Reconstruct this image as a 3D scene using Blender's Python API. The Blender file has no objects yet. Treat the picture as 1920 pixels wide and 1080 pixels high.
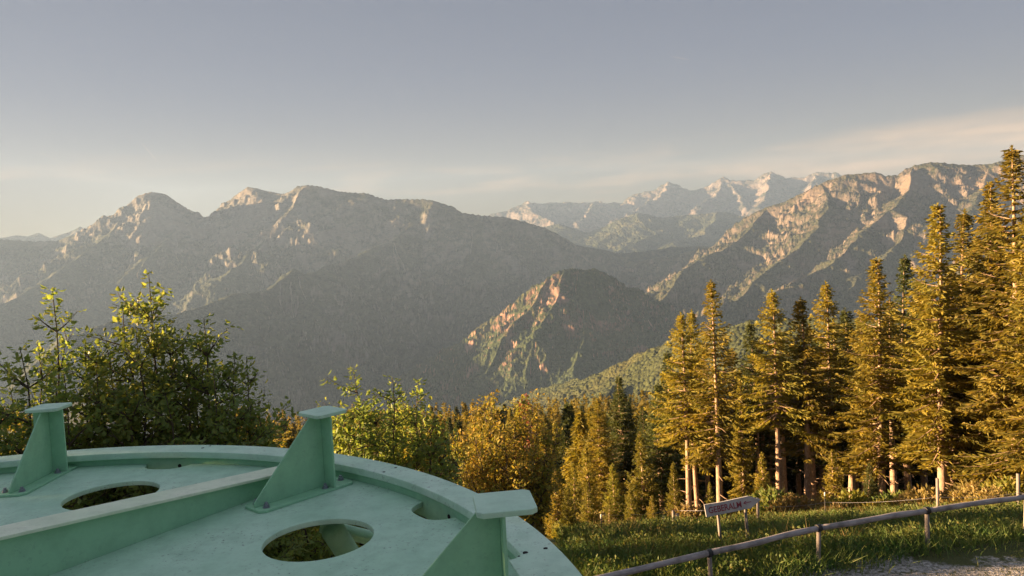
import bpy, bmesh, math, random
import numpy as np
from mathutils import Vector, Matrix
from math import radians as RAD, sin, cos, pi, sqrt, atan2

S = bpy.context.scene
COL = S.collection

# ------------------------------------------------------------------ camera
CAM_F, PITCH, ROLL = 1400.0 / 1920.0, RAD(3.2), RAD(3.0)
fw = np.array([0, cos(PITCH), -sin(PITCH)])
_r0 = np.array([1.0, 0, 0]); _u0 = np.array([0, sin(PITCH), cos(PITCH)])
up = _u0 * cos(ROLL) + _r0 * sin(ROLL)
rt = _r0 * cos(ROLL) - _u0 * sin(ROLL)
cd = bpy.data.cameras.new("camera"); cam = bpy.data.objects.new("camera", cd); COL.objects.link(cam)
cd.sensor_width = 36; cd.lens = 36 * CAM_F; cd.clip_start = 0.05; cd.clip_end = 60000
cam.matrix_world = Matrix(((rt[0], up[0], -fw[0], 0), (rt[1], up[1], -fw[1], 0), (rt[2], up[2], -fw[2], 0), (0, 0, 0, 1)))
S.camera = cam
S.view_settings.view_transform = 'Standard'; S.view_settings.look = 'None'
S.view_settings.exposure = 2.9; S.view_settings.gamma = 1.0
S.render.resolution_x = 1024; S.render.resolution_y = 576

# ------------------------------------------------------------------ sun and sky
SUN_AZ, SUN_EL = RAD(-86), RAD(7.5)          # azimuth from +Y (view direction), negative = left
sd = bpy.data.lights.new("sun", 'SUN'); so = bpy.data.objects.new("sun", sd); COL.objects.link(so)
sd.energy = 5.0; sd.angle = RAD(0.5); sd.color = (1.0, 0.64, 0.32)
sv = Vector((sin(SUN_AZ) * cos(SUN_EL), cos(SUN_AZ) * cos(SUN_EL), sin(SUN_EL)))
so.rotation_euler = sv.to_track_quat('Z', 'Y').to_euler(); so.location = (-30, 10, 30)


def ray(px, py):
    return fw + rt * (px - 960) / 1400 + up * (540 - py) / 1400


def atd(px, py, d):
    r = ray(px, py); h = sqrt(r[0] ** 2 + r[1] ** 2)
    return r * (d / h)


def aty(px, py, y):
    r = ray(px, py); return r * (y / r[1])


def onz(px, py, z):
    r = ray(px, py); return r * (z / r[2])


W = bpy.data.worlds.new("World"); S.world = W; W.use_nodes = True
nt = W.node_tree; N = nt.nodes; L = nt.links
N.clear()


def nn(t, **k):
    n = N.new(t)
    for a, b in k.items(): setattr(n, a, b)
    return n


def vm(op, a=None, b=None):
    n = N.new('ShaderNodeVectorMath'); n.operation = op
    for i, v in enumerate((a, b)):
        if v is None: continue
        if isinstance(v, (tuple, list, Vector)): n.inputs[i].default_value = tuple(v)
        else: L.new(v, n.inputs[i])
    return n.outputs['Value'] if op in ('DOT_PRODUCT', 'LENGTH', 'DISTANCE') else n.outputs[0]


def mt(op, a, b=None, c=None, clamp=False):
    n = N.new('ShaderNodeMath'); n.operation = op; n.use_clamp = clamp
    for i, v in enumerate((a, b, c)):
        if v is None: continue
        if isinstance(v, (int, float)): n.inputs[i].default_value = v
        else: L.new(v, n.inputs[i])
    return n.outputs[0]


def mixc(fac, a, b, mode='MIX'):
    n = N.new('ShaderNodeMix'); n.data_type = 'RGBA'; n.blend_type = mode
    for i, v in ((0, fac), (6, a), (7, b)):
        if isinstance(v, (int, float)): n.inputs[i].default_value = v
        elif isinstance(v, tuple): n.inputs[i].default_value = (*v, 1) if len(v) == 3 else v
        else: L.new(v, n.inputs[i])
    return n.outputs[2]


sky = nn('ShaderNodeTexSky', sky_type='NISHITA', sun_disc=False)
sky.sun_elevation = SUN_EL; sky.sun_rotation = SUN_AZ
sky.altitude = 1400; sky.air_density = 1.2; sky.dust_density = 3.0; sky.ozone_density = 1.6
gmm = nn('ShaderNodeGamma'); gmm.inputs[1].default_value = 0.20; L.new(sky.outputs[0], gmm.inputs[0])
hs = nn('ShaderNodeHueSaturation'); hs.inputs['Saturation'].default_value = 1.0
L.new(gmm.outputs[0], hs.inputs['Color'])
tc = nn('ShaderNodeTexCoord'); D = tc.outputs['Generated']
sx = nn('ShaderNodeSeparateXYZ'); L.new(D, sx.inputs[0])


def seg_mask(p0, p1, width, soft):
    """thin great-circle streak between two directions"""
    a = Vector(ray(*p0)).normalized(); b = Vector(ray(*p1)).normalized()
    n = a.cross(b).normalized(); mid = (a + b).normalized(); half = a.angle(b) / 2
    d = mt('ABSOLUTE', vm('DOT_PRODUCT', D, n))
    m1 = mt('SUBTRACT', 1, mt('DIVIDE', d, width), clamp=True)
    al = mt('ARCCOSINE', vm('DOT_PRODUCT', D, mid))
    m2 = mt('DIVIDE', mt('SUBTRACT', half, al), soft, clamp=True)
    return mt('MULTIPLY', m1, m2)


# streaky cirrus, low over the peaks; the densest band lies to the right
mp = nn('ShaderNodeMapping'); mp.inputs['Rotation'].default_value = (0, RAD(-4), 0); mp.inputs['Scale'].default_value = (5, 5, 42)
L.new(D, mp.inputs[0])
nz = nn('ShaderNodeTexNoise'); nz.inputs['Scale'].default_value = 1.0; nz.inputs['Detail'].default_value = 7; nz.inputs['Roughness'].default_value = 0.6
L.new(mp.outputs[0], nz.inputs['Vector'])
a = Vector(ray(1290, 325)).normalized(); b = Vector(ray(1960, 262)).normalized()
nb = a.cross(b).normalized()
if nb.z < 0: nb = -nb
db = vm('DOT_PRODUCT', D, nb)
azr = mt('DIVIDE', mt('SUBTRACT', sx.outputs['X'], 0.20), 0.22, clamp=True)
band = mt('SUBTRACT', 1, mt('DIVIDE', mt('ABSOLUTE', mt('SUBTRACT', db, mt('MULTIPLY', azr, 0.004))), mt('ADD', 0.010, mt('MULTIPLY', azr, 0.026))), clamp=True)
band = mt('MULTIPLY', band, azr)
bandn = mt('MULTIPLY', band, mt('MULTIPLY', mt('SUBTRACT', nz.outputs[0], 0.22), 3.0, clamp=True))
low = mt('SUBTRACT', 1, mt('DIVIDE', mt('ABSOLUTE', mt('SUBTRACT', sx.outputs['Z'], 0.085)), 0.05), clamp=True)
lown = mt('MULTIPLY', low, mt('MULTIPLY', mt('SUBTRACT', nz.outputs[0], 0.50), 3.5, clamp=True))
cl = mt('ADD', mt('MULTIPLY', bandn, 1.0), mt('MULTIPLY', lown, 0.75), clamp=True)
tr = mt('ADD', mt('MULTIPLY', seg_mask((262, 264), (298, 306), 0.0014, 0.012), 0.5), mt('MULTIPLY', seg_mask((1254, 105), (1298, 113), 0.0014, 0.012), 0.35))
tr = mt('ADD', tr, mt('MULTIPLY', seg_mask((60, 280), (130, 310), 0.0018, 0.02), 0.18))
SKYC = hs.outputs[0]
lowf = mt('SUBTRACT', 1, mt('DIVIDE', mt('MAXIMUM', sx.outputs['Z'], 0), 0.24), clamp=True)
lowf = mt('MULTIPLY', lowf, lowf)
SKY_TINT = mixc(1.0, SKYC, mixc(lowf, mixc(mt('DIVIDE', mt('SUBTRACT', sx.outputs['Z'], 0.42), 0.3, clamp=True), (0.455, 0.500, 0.71), (1.02, 1.04, 1.16)), (0.86, 0.66, 0.30)), 'MULTIPLY')  # overhead sky, out of view, brightened to fill the shaded foreground
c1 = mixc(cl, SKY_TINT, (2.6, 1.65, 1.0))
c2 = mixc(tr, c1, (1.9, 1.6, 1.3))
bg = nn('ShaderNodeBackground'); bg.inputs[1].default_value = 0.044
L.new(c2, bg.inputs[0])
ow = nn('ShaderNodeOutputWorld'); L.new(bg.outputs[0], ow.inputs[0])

rng = np.random.default_rng(7); random.seed(7)


# ------------------------------------------------------------------ helpers
def mesh_np(name, co, quads=None, tris=None, smooth=False):
    me = bpy.data.meshes.new(name)
    co = np.asarray(co, np.float32)
    me.vertices.add(len(co)); me.vertices.foreach_set('co', co.ravel())
    loops = []; starts = []; n = 0
    if quads is not None and len(quads):
        q = np.asarray(quads, np.int32); loops.append(q.ravel()); starts.append(np.arange(len(q)) * 4); n = len(q) * 4
    if tris is not None and len(tris):
        t = np.asarray(tris, np.int32); loops.append(t.ravel()); starts.append(n + np.arange(len(t)) * 3)
    loops = np.concatenate(loops); starts = np.concatenate(starts).astype(np.int32)
    me.loops.add(len(loops)); me.loops.foreach_set('vertex_index', loops)
    me.polygons.add(len(starts)); me.polygons.foreach_set('loop_start', starts)
    me.update(calc_edges=True); me.validate()
    if smooth: me.polygons.foreach_set('use_smooth', np.ones(len(me.polygons), bool))
    return me


def ob(name, me, m=None, parent=None):
    o = bpy.data.objects.new(name, me); COL.objects.link(o)
    if m is not None and me is not None and not me.materials: me.materials.append(m)
    if parent is not None: o.parent = parent
    return o


def tag(o, label=None, cat=None, group=None, kind=None):
    if label: o['label'] = label
    if cat: o['category'] = cat
    if group: o['group'] = group
    if kind: o['kind'] = kind
    return o


def empty(name, loc, rz=0.0):
    o = bpy.data.objects.new(name, None); COL.objects.link(o); o.location = loc; o.rotation_euler = (0, 0, rz); o.empty_display_size = 0.3
    return o


class MB:
    """collects simple shapes for one mesh"""
    def __init__(s): s.v = []; s.f = []

    def add(s, vs, fs):
        n = len(s.v); s.v += [tuple(v) for v in vs]; s.f += [tuple(i + n for i in f) for f in fs]; return s

    def prism(s, poly, z0, z1, M=None):
        n = len(poly); vs = [Vector((x, y, z0)) for x, y in poly] + [Vector((x, y, z1)) for x, y in poly]
        if M is not None: vs = [M @ v for v in vs]
        return s.add(vs, [tuple(range(n))[::-1], tuple(range(n, 2 * n))] + [(i, (i + 1) % n, n + (i + 1) % n, n + i) for i in range(n)])

    def box(s, x0, x1, y0, y1, z0, z1, M=None):
        return s.prism([(x0, y0), (x1, y0), (x1, y1), (x0, y1)], z0, z1, M)

    def tube(s, pts, rad, n=10, cap=True, wob=0.0):
        pts = [Vector(p) for p in pts]; rs = rad if isinstance(rad, (list, tuple)) else [rad] * len(pts)
        vs = []; t0 = None
        for i, p in enumerate(pts):
            t = (pts[min(i + 1, len(pts) - 1)] - pts[max(i - 1, 0)]).normalized()
            if t0 is None:
                a = t.orthogonal().normalized()
            else:
                a = (a - t * a.dot(t)).normalized()
            t0 = t; b = t.cross(a)
            for k in range(n):
                an = 2 * pi * k / n; rr = rs[i] * (1 + wob * random.uniform(-1, 1))
                vs.append(p + (a * cos(an) + b * sin(an)) * rr)
        fs = []
        for i in range(len(pts) - 1):
            for k in range(n):
                fs.append((i * n + k, i * n + (k + 1) % n, (i + 1) * n + (k + 1) % n, (i + 1) * n + k))
        if cap: fs += [tuple(range(n))[::-1], tuple((len(pts) - 1) * n + k for k in range(n))]
        return s.add(vs, fs)

    def mesh(s, name, smooth=False, bevel=0.0):
        me = bpy.data.meshes.new(name); me.from_pydata(s.v, [], s.f); me.update()
        if bevel:
            bm = bmesh.new(); bm.from_mesh(me)
            es = [e for e in bm.edges if len(e.link_faces) == 2 and e.calc_face_angle(0) > 0.5]
            bmesh.ops.bevel(bm, geom=es, offset=bevel, segments=2, affect='EDGES', profile=0.5)
            bm.to_mesh(me); bm.free()
        if smooth:
            me.polygons.foreach_set('use_smooth', np.ones(len(me.polygons), bool))
        return me


def mat(name):
    global N, L
    m = bpy.data.materials.new(name); m.use_nodes = True
    N = m.node_tree.nodes; L = m.node_tree.links
    N.clear(); o = N.new('ShaderNodeOutputMaterial')
    return m, o


def noise(vec, scale, detail=4, rough=0.55, dist=0.0):
    n = N.new('ShaderNodeTexNoise'); n.inputs['Scale'].default_value = scale; n.inputs['Detail'].default_value = detail
    n.inputs['Roughness'].default_value = rough; n.inputs['Distortion'].default_value = dist
    L.new(vec, n.inputs['Vector']); return n.outputs[0]


def ramp(fac, stops):
    n = N.new('ShaderNodeValToRGB'); e = n.color_ramp.elements
    while len(e) < len(stops): e.new(0.5)
    for i, (p, c) in enumerate(stops):
        e[i].position = p; e[i].color = (*c, 1) if isinstance(c, tuple) else (c, c, c, 1)
    L.new(fac, n.inputs[0]); return n.outputs[0]


def coords(kind='Object', scale=None):
    t = N.new('ShaderNodeTexCoord'); v = t.outputs[kind]
    if scale:
        mp = N.new('ShaderNodeMapping'); mp.inputs['Scale'].default_value = scale; L.new(v, mp.inputs[0]); v = mp.outputs[0]
    return v


def bump(h, dist, strength=1.0, nrm=None):
    b = N.new('ShaderNodeBump'); b.inputs['Distance'].default_value = dist; b.inputs['Strength'].default_value = strength
    L.new(h, b.inputs['Height'])
    if nrm is not None: L.new(nrm, b.inputs['Normal'])
    return b.outputs[0]


def princ(o, col, rough=0.8, nrm=None, spec=0.3, metal=0.0):
    p = N.new('ShaderNodeBsdfPrincipled')
    if isinstance(col, tuple): p.inputs['Base Color'].default_value = (*col, 1)
    else: L.new(col, p.inputs['Base Color'])
    if isinstance(rough, (int, float)): p.inputs['Roughness'].default_value = rough
    else: L.new(rough, p.inputs['Roughness'])
    p.inputs['Specular IOR Level'].default_value = spec; p.inputs['Metallic'].default_value = metal
    if nrm is not None: L.new(nrm, p.inputs['Normal'])
    L.new(p.outputs[0], o.inputs['Surface']); return p


# ------------------------------------------------------------------ materials
def m_leaf(name, c1, c2, c3, scale=1.2, trans=0.35, rough=0.6):
    m, o = mat(name)
    v = coords('Object')
    n1 = noise(v, scale, 3); n2 = noise(v, scale * 9, 2)
    c = mixc(ramp(n1, [(0.38, 0.0), (0.62, 1.0)]), c1, c2)
    c = mixc(ramp(n2, [(0.50, 0.0), (0.72, 0.85)]), c, c3)
    oi = N.new('ShaderNodeObjectInfo')
    h = N.new('ShaderNodeHueSaturation'); L.new(c, h.inputs['Color'])
    L.new(mt('ADD', 0.498, mt('MULTIPLY', oi.outputs['Random'], 0.016)), h.inputs['Hue'])
    L.new(mt('ADD', 0.78, mt('MULTIPLY', oi.outputs['Random'], 0.45)), h.inputs['Value'])
    c = h.outputs[0]
    p = N.new('ShaderNodeBsdfPrincipled'); L.new(c, p.inputs['Base Color']); p.inputs['Roughness'].default_value = rough
    p.inputs['Specular IOR Level'].default_value = 0.25
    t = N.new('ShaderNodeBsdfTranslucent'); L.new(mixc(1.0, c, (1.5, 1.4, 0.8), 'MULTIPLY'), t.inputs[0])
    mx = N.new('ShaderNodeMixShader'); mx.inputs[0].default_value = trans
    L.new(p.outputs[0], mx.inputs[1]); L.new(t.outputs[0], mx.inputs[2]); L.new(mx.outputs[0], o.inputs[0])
    return m


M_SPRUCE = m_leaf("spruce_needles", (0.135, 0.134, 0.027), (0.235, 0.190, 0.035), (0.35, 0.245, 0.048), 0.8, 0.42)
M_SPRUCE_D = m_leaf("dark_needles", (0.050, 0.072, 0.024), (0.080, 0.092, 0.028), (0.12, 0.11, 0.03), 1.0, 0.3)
M_LARCH = m_leaf("larch_needles", (0.12, 0.135, 0.022), (0.19, 0.175, 0.030), (0.25, 0.17, 0.035), 1.0, 0.40)
M_MAPLE = m_leaf("maple_leaves", (0.150, 0.215, 0.060), (0.200, 0.250, 0.065), (0.30, 0.27, 0.07), 2.2, 0.5, 0.45)
M_AUTUMN = m_leaf("autumn_leaves", (0.22, 0.26, 0.042), (0.36, 0.29, 0.05), (0.55, 0.30, 0.08), 1.4, 0.40)
M_RED = m_leaf("red_leaves", (0.30, 0.09, 0.06), (0.36, 0.11, 0.07), (0.40, 0.14, 0.09), 1.4, 0.35)
M_DRY = m_leaf("dry_weeds", (0.17, 0.15, 0.055), (0.24, 0.17, 0.07), (0.32, 0.20, 0.10), 0.5, 0.35)
M_WEED = m_leaf("weed_leaves", (0.085, 0.140, 0.036), (0.13, 0.16, 0.042), (0.22, 0.18, 0.06), 0.7, 0.35)


def m_bark(name, a_, b_):
    m, o = mat(name)
    v = coords('Object', (6, 6, 1.6))
    n = noise(v, 2.2, 6, 0.65)
    c = mixc(ramp(n, [(0.35, 0.0), (0.65, 1.0)]), a_, b_)
    lich = noise(coords('Object'), 1.1, 3)
    c = mixc(ramp(lich, [(0.55, 0.0), (0.7, 0.5)]), c, (0.33, 0.31, 0.24))
    princ(o, c, 0.9, bump(n, 0.03, 0.8), 0.15)
    return m


M_BARK = m_bark("spruce_bark", (0.20, 0.14, 0.10), (0.44, 0.31, 0.23))
M_TWIG = m_bark("twig_bark", (0.07, 0.06, 0.045), (0.13, 0.105, 0.08))


def m_wood(name, a_, b_, axis=(3, 3, 30)):
    m, o = mat(name)
    v = coords('Object', axis)
    n = noise(v, 1.0, 6, 0.7); n2 = noise(coords('Object'), 2.5, 4)
    c = mixc(n, a_, b_)
    c = mixc(ramp(n2, [(0.45, 0.0), (0.7, 0.6)]), c, (a_[0] * 0.6, a_[1] * 0.65, a_[2] * 0.6))
    princ(o, c, 0.85, bump(n, 0.01, 0.7), 0.2)
    return m


M_WOOD = m_wood("weathered_wood", (0.14, 0.12, 0.11), (0.34, 0.30, 0.28), (2.2, 2.2, 30))
M_RAIL = m_wood("rail_wood", (0.12, 0.105, 0.105), (0.62, 0.56, 0.55), (2.5, 26, 26))
M_BOARD = m_wood("board_wood", (0.50, 0.48, 0.49), (0.70, 0.67, 0.68), (1.5, 22, 22))


def m_plain(name, c, rough=0.6, metal=0.0, amt=0.25, scale=8):
    m, o = mat(name)
    n = noise(coords('Object'), scale, 5)
    princ(o, mixc(mt('MULTIPLY', n, amt * 2), c, tuple(x * 0.55 for x in c)), rough, None, 0.4, metal)
    return m


M_DARKMETAL = m_plain("dark_metal", (0.03, 0.03, 0.032), 0.55)
M_ZINC = m_plain("zinc_bolt", (0.34, 0.34, 0.40), 0.42, 0.7)
M_WHITE = m_plain("white_plastic", (0.75, 0.74, 0.70), 0.5)
M_REDPAINT = m_plain("red_paint", (0.42, 0.07, 0.10), 0.6, 0, 0.5, 30)
M_HOLE = m_plain("hole_shade_black", (0.012, 0.010, 0.010), 0.9)  # flat black painted for the shade inside small holes


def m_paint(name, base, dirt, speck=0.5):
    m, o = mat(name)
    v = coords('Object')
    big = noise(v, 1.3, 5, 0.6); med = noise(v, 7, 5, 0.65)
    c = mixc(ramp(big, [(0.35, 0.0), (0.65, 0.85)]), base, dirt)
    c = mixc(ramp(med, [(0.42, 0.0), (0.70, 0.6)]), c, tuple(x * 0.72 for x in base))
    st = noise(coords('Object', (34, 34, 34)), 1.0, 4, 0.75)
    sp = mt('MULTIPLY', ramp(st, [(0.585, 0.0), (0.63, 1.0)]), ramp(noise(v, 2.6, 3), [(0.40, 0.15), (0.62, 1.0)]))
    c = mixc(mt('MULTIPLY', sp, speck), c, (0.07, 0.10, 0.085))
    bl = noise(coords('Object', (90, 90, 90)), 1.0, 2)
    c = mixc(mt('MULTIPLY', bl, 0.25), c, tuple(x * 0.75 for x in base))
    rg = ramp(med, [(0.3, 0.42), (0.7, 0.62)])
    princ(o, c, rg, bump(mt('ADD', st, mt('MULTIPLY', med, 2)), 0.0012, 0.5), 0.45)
    return m


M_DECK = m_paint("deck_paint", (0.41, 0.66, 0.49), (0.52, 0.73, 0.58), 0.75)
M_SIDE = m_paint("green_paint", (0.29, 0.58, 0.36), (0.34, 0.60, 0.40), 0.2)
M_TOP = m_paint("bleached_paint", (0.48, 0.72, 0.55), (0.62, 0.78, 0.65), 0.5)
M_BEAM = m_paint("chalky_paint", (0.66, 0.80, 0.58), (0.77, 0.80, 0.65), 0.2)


def m_mountain(name, rockc=(0.25, 0.225, 0.21), forest=(0.030, 0.042, 0.020), grass=(0.10, 0.10, 0.045), cell=14.0, bd=9.0):
    m, o = mat(name)
    v = coords('Object')
    at = N.new('ShaderNodeAttribute'); at.attribute_name = 'rock'
    n1 = noise(coords('Object', (1 / 95., 1 / 95., 1 / 38.)), 1.0, 9, 0.72, 0.6); n2 = noise(v, 1 / 260.0, 6, 0.6)
    n3 = noise(coords('Object', (1 / 60., 1 / 60., 1 / 9.)), 1.0, 5, 0.6, 0.3)
    rk = mt('ADD', at.outputs['Fac'], mt('MULTIPLY', mt('SUBTRACT', n1, 0.5), 1.1))
    rk = mt('ADD', rk, mt('MULTIPLY', mt('SUBTRACT', n2, 0.5), 0.9))
    rk = ramp(rk, [(0.36, 0.0), (0.78, 1.0)])
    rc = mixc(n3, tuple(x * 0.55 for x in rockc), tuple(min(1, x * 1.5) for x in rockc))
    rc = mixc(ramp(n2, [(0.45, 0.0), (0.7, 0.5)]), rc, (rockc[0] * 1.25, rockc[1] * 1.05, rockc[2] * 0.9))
    vo = N.new('ShaderNodeTexVoronoi'); vo.inputs['Scale'].default_value = 1 / cell; L.new(v, vo.inputs['Vector'])
    sp = N.new('ShaderNodeSeparateColor'); L.new(vo.outputs['Color'], sp.inputs[0])
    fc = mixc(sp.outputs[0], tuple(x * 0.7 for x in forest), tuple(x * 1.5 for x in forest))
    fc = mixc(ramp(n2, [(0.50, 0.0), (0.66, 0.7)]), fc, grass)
    h = mt('SUBTRACT', 1.0, mt('MULTIPLY', vo.outputs['Distance'], 1.0))
    hf = mt('MULTIPLY', h, mt('SUBTRACT', 1.0, rk))
    hr = mt('MULTIPLY', mt('ADD', n1, mt('MULTIPLY', n3, 0.6)), mt('MULTIPLY', rk, 2.2))
    princ(o, mixc(rk, fc, rc), 0.95, bump(mt('ADD', hf, hr), bd, 1.0), 0.05)
    return m


# ------------------------------------------------------------------ numpy noise
def gnoise(x, y, seed=0):
    xi = np.floor(x).astype(np.int64); yi = np.floor(y).astype(np.int64); fx = x - xi; fy = y - yi

    def g(ix, iy, dx, dy):
        h = (ix * 374761393 + iy * 668265263 + seed * 144269504) & 0xffffffff
        h = ((h ^ (h >> 13)) * 1274126177) & 0xffffffff
        h = (h ^ (h >> 16)) & 0xffffffff
        a = h * (2 * pi / 4294967296.0)
        return np.cos(a) * dx + np.sin(a) * dy
    u = fx * fx * fx * (fx * (fx * 6 - 15) + 10); v = fy * fy * fy * (fy * (fy * 6 - 15) + 10)
    n0 = g(xi, yi, fx, fy) * (1 - u) + g(xi + 1, yi, fx - 1, fy) * u
    n1 = g(xi, yi + 1, fx, fy - 1) * (1 - u) + g(xi + 1, yi + 1, fx - 1, fy - 1) * u
    return (n0 * (1 - v) + n1 * v) * 1.5


def fbm(x, y, wl, octs, gain=0.5, seed=0, ridged=False):
    r = 0; amp = 1.0; w = wl; tot = 0
    for k in range(octs):
        n = gnoise(x / w + 13.7 * k, y / w - 7.3 * k, seed + k)
        if ridged: n = 1 - 2 * np.abs(n)
        r = r + n * amp; tot += amp; amp *= gain; w *= 0.5
    return r / tot


# ------------------------------------------------------------------ mountains
FLOOR = -760.0


def proj(P):
    c = P @ fw
    return 960 + 1400 * (P @ rt) / c, 540 - 1400 * (P @ up) / c


def massif(name, label, m, az0, az1, cols, r0, r1, rows, ridges, amp, wl, seed, canopy=0.0, rock_bias=0.0, spots=(), rseg=None, floor=FLOOR, warp=30.0, alt=0.0, rough=0.0):
    az = np.linspace(RAD(az0), RAD(az1), cols); rr = np.linspace(r0, r1, rows)
    A, R = np.meshgrid(az, rr); X = R * np.sin(A); Y = R * np.cos(A)
    wx = X + warp * fbm(X, Y, 260, 3, seed=seed + 50); wy = Y + warp * fbm(X, Y, 260, 3, seed=seed + 60)
    Z = np.full(X.shape, -1e9); DM = np.full(X.shape, 1e9)
    for slope, pts in ridges:
        P = [atd(*p) for p in pts]
        for p, q in zip(P[:-1], P[1:]):
            dx, dy = q[0] - p[0], q[1] - p[1]; l2 = dx * dx + dy * dy
            t = np.clip(((wx - p[0]) * dx + (wy - p[1]) * dy) / l2, 0, 1)
            d = np.hypot(wx - p[0] - t * dx, wy - p[1] - t * dy)
            zz = p[2] + t * (q[2] - p[2]) - slope * d * (1 - 0.35 * d / (d + 1400)) 
            up_ = zz > Z
            Z = np.where(up_, zz, Z); DM = np.where(up_, d, DM)
    w = DM / (DM + wl * 0.28)
    gul = fbm(X + 0.35 * wy, Y, wl, 6, 0.55, seed, True) - 0.25
    Z = Z + amp * (0.06 + w) * (gul - 0.42) + 0.24 * amp * w * fbm(X, Y, wl * 0.2, 5, 0.6, seed + 9, True)
    if rough: Z = Z + rough * fbm(X, Y, 260, 5, 0.65, seed + 71, True)
    Z = np.where(Z < floor + 60, floor + 60 * np.exp(np.clip((Z - floor - 60) / 60, -20, 0)), Z)
    if canopy: Z = Z + canopy * (0.5 + fbm(X, Y, 34, 2, 0.5, seed + 21)) * np.clip((Z - floor) / 50, 0, 1)
    # rock where it is steep
    gy, gx = np.gradient(Z); dr = rr[1] - rr[0]; da = (az[1] - az[0]) * R
    sl = np.hypot(gy / dr, gx / da)
    rock = 0.15 + rock_bias + 0.34 * (sl - 0.75) + 0.22 * fbm(X, Y, wl * 0.5, 4, 0.6, seed + 33)
    rock = rock + alt * np.clip((Z + 100) / 700, -1, 1)
    V = np.stack([X, Y, Z], -1).reshape(-1, 3)
    px, py = proj(V); px = px.reshape(X.shape); py = py.reshape(X.shape)
    for (sx_, sy_, rx, ry, wgt) in spots:     # cliffs and bare faces of this mountain, where they stand on it
        rock = rock + wgt * np.exp(-(((px - sx_) / rx) ** 2 + ((py - sy_) / ry) ** 2))
    i = np.arange(rows - 1)[:, None] * cols + np.arange(cols - 1)[None]
    q = np.stack([i, i + 1, i + cols + 1, i + cols], -1).reshape(-1, 4)
    me = mesh_np(name, V, q, smooth=True)
    at = me.attributes.new('rock', 'FLOAT', 'POINT'); at.data.foreach_set('value', rock.ravel().astype(np.float32))
    o = ob(name, me, m); tag(o, label, None, None, 'structure')
    return o


def crest(pts, D):
    """[(px,py)...] with distance interpolated from D [(px,dist)...]"""
    xs = [d[0] for d in D]; ds = [d[1] for d in D]
    return [(x, y, float(np.interp(x, xs, ds))) for x, y in pts]


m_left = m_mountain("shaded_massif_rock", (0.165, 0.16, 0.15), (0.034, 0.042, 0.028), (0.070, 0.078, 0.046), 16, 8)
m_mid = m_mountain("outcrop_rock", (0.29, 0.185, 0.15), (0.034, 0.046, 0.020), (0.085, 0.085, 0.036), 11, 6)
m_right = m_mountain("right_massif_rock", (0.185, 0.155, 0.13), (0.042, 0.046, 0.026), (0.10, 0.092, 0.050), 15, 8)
m_far = m_mountain("far_range_rock", (0.20, 0.18, 0.17), (0.045, 0.055, 0.035), (0.12, 0.115, 0.07), 26, 16)
m_spur = m_mountain("wooded_spur", (0.14, 0.13, 0.08), (0.040, 0.048, 0.020), (0.085, 0.082, 0.030), 8, 6)

Ld = [(-900, 7600), (0, 7400), (285, 7000), (400, 7300), (580, 6600), (860, 6100), (1050, 5900), (1200, 6600), (1400, 7200)]
left_crest = crest([(-1500, 470), (-900, 440), (-400, 458), (-60, 450), (0, 448), (60, 452), (110, 450), (150, 438), (185, 420), (205, 411), (222, 408), (236, 388), (262, 366), (285, 359),
                    (310, 364), (330, 377), (360, 393), (385, 404), (402, 409), (412, 394), (430, 376), (448, 360), (465, 350), (485, 354), (505, 357), (530, 360), (546, 356),
                    (558, 348), (575, 346), (600, 349), (640, 359), (690, 362), (725, 373), (765, 372), (795, 373), (828, 380), (850, 387), (866, 398), (905, 402), (945, 406), (985, 415), (1020, 426),
                    (1055, 444), (1080, 458), (1110, 466), (1160, 472), (1210, 470), (1260, 463), (1310, 460), (1400, 470)], Ld)
left = [(0.85, left_crest),
        (0.62, [(568, 352, 6600), (545, 392, 6300), (500, 440, 6000), (455, 490, 5600), (420, 520, 5200)]),
        (0.62, [(800, 390, 6200), (768, 425, 5900), (735, 448, 5600), (700, 466, 5400), (665, 482, 5200), (625, 490, 5000), (596, 508, 4800), (572, 514, 4700), (552, 503, 4600), (530, 520, 4500), (505, 538, 4400),
                 (440, 551, 4200), (395, 566, 4050), (370, 577, 3950), (300, 590, 3850), (210, 600, 3700), (150, 625, 3550), (60, 680, 3300)]),
        (0.62, [(310, 372, 7000), (330, 430, 6500), (305, 455, 6250), (275, 485, 6000), (240, 515, 5800), (200, 555, 5500), (165, 585, 5300), (90, 640, 4800)]),
        (0.60, [(240, 390, 7000), (205, 440, 6600), (120, 500, 6100), (30, 560, 5600), (-120, 620, 5100)]),
        (0.58, [(552, 503, 4600), (560, 545, 4350), (545, 600, 4100), (500, 660, 3800)]),
        (0.58, [(735, 448, 5600), (760, 520, 5100), (790, 590, 4700), (800, 660, 4300), (780, 720, 3900)]),
        (0.58, [(905, 402, 6000), (900, 470, 5600), (930, 540, 5300), (960, 610, 5000)]),
        (0.55, [(620, 560, 4500), (640, 620, 4200), (690, 680, 3900), (740, 730, 3600)])]
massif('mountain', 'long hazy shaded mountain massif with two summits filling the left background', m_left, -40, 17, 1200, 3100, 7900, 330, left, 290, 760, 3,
       canopy=5, rock_bias=0.02, alt=0.26, spots=[(290, 400, 60, 40, 0.35), (500, 400, 90, 45, 0.28), (350, 440, 80, 30, 0.22), (600, 440, 150, 40, 0.15), (700, 390, 120, 18, 0.1), (840, 480, 130, 60, 0.12), (610, 640, 60, 30, 0.2), (700, 560, 80, 50, 0.1)])

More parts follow.
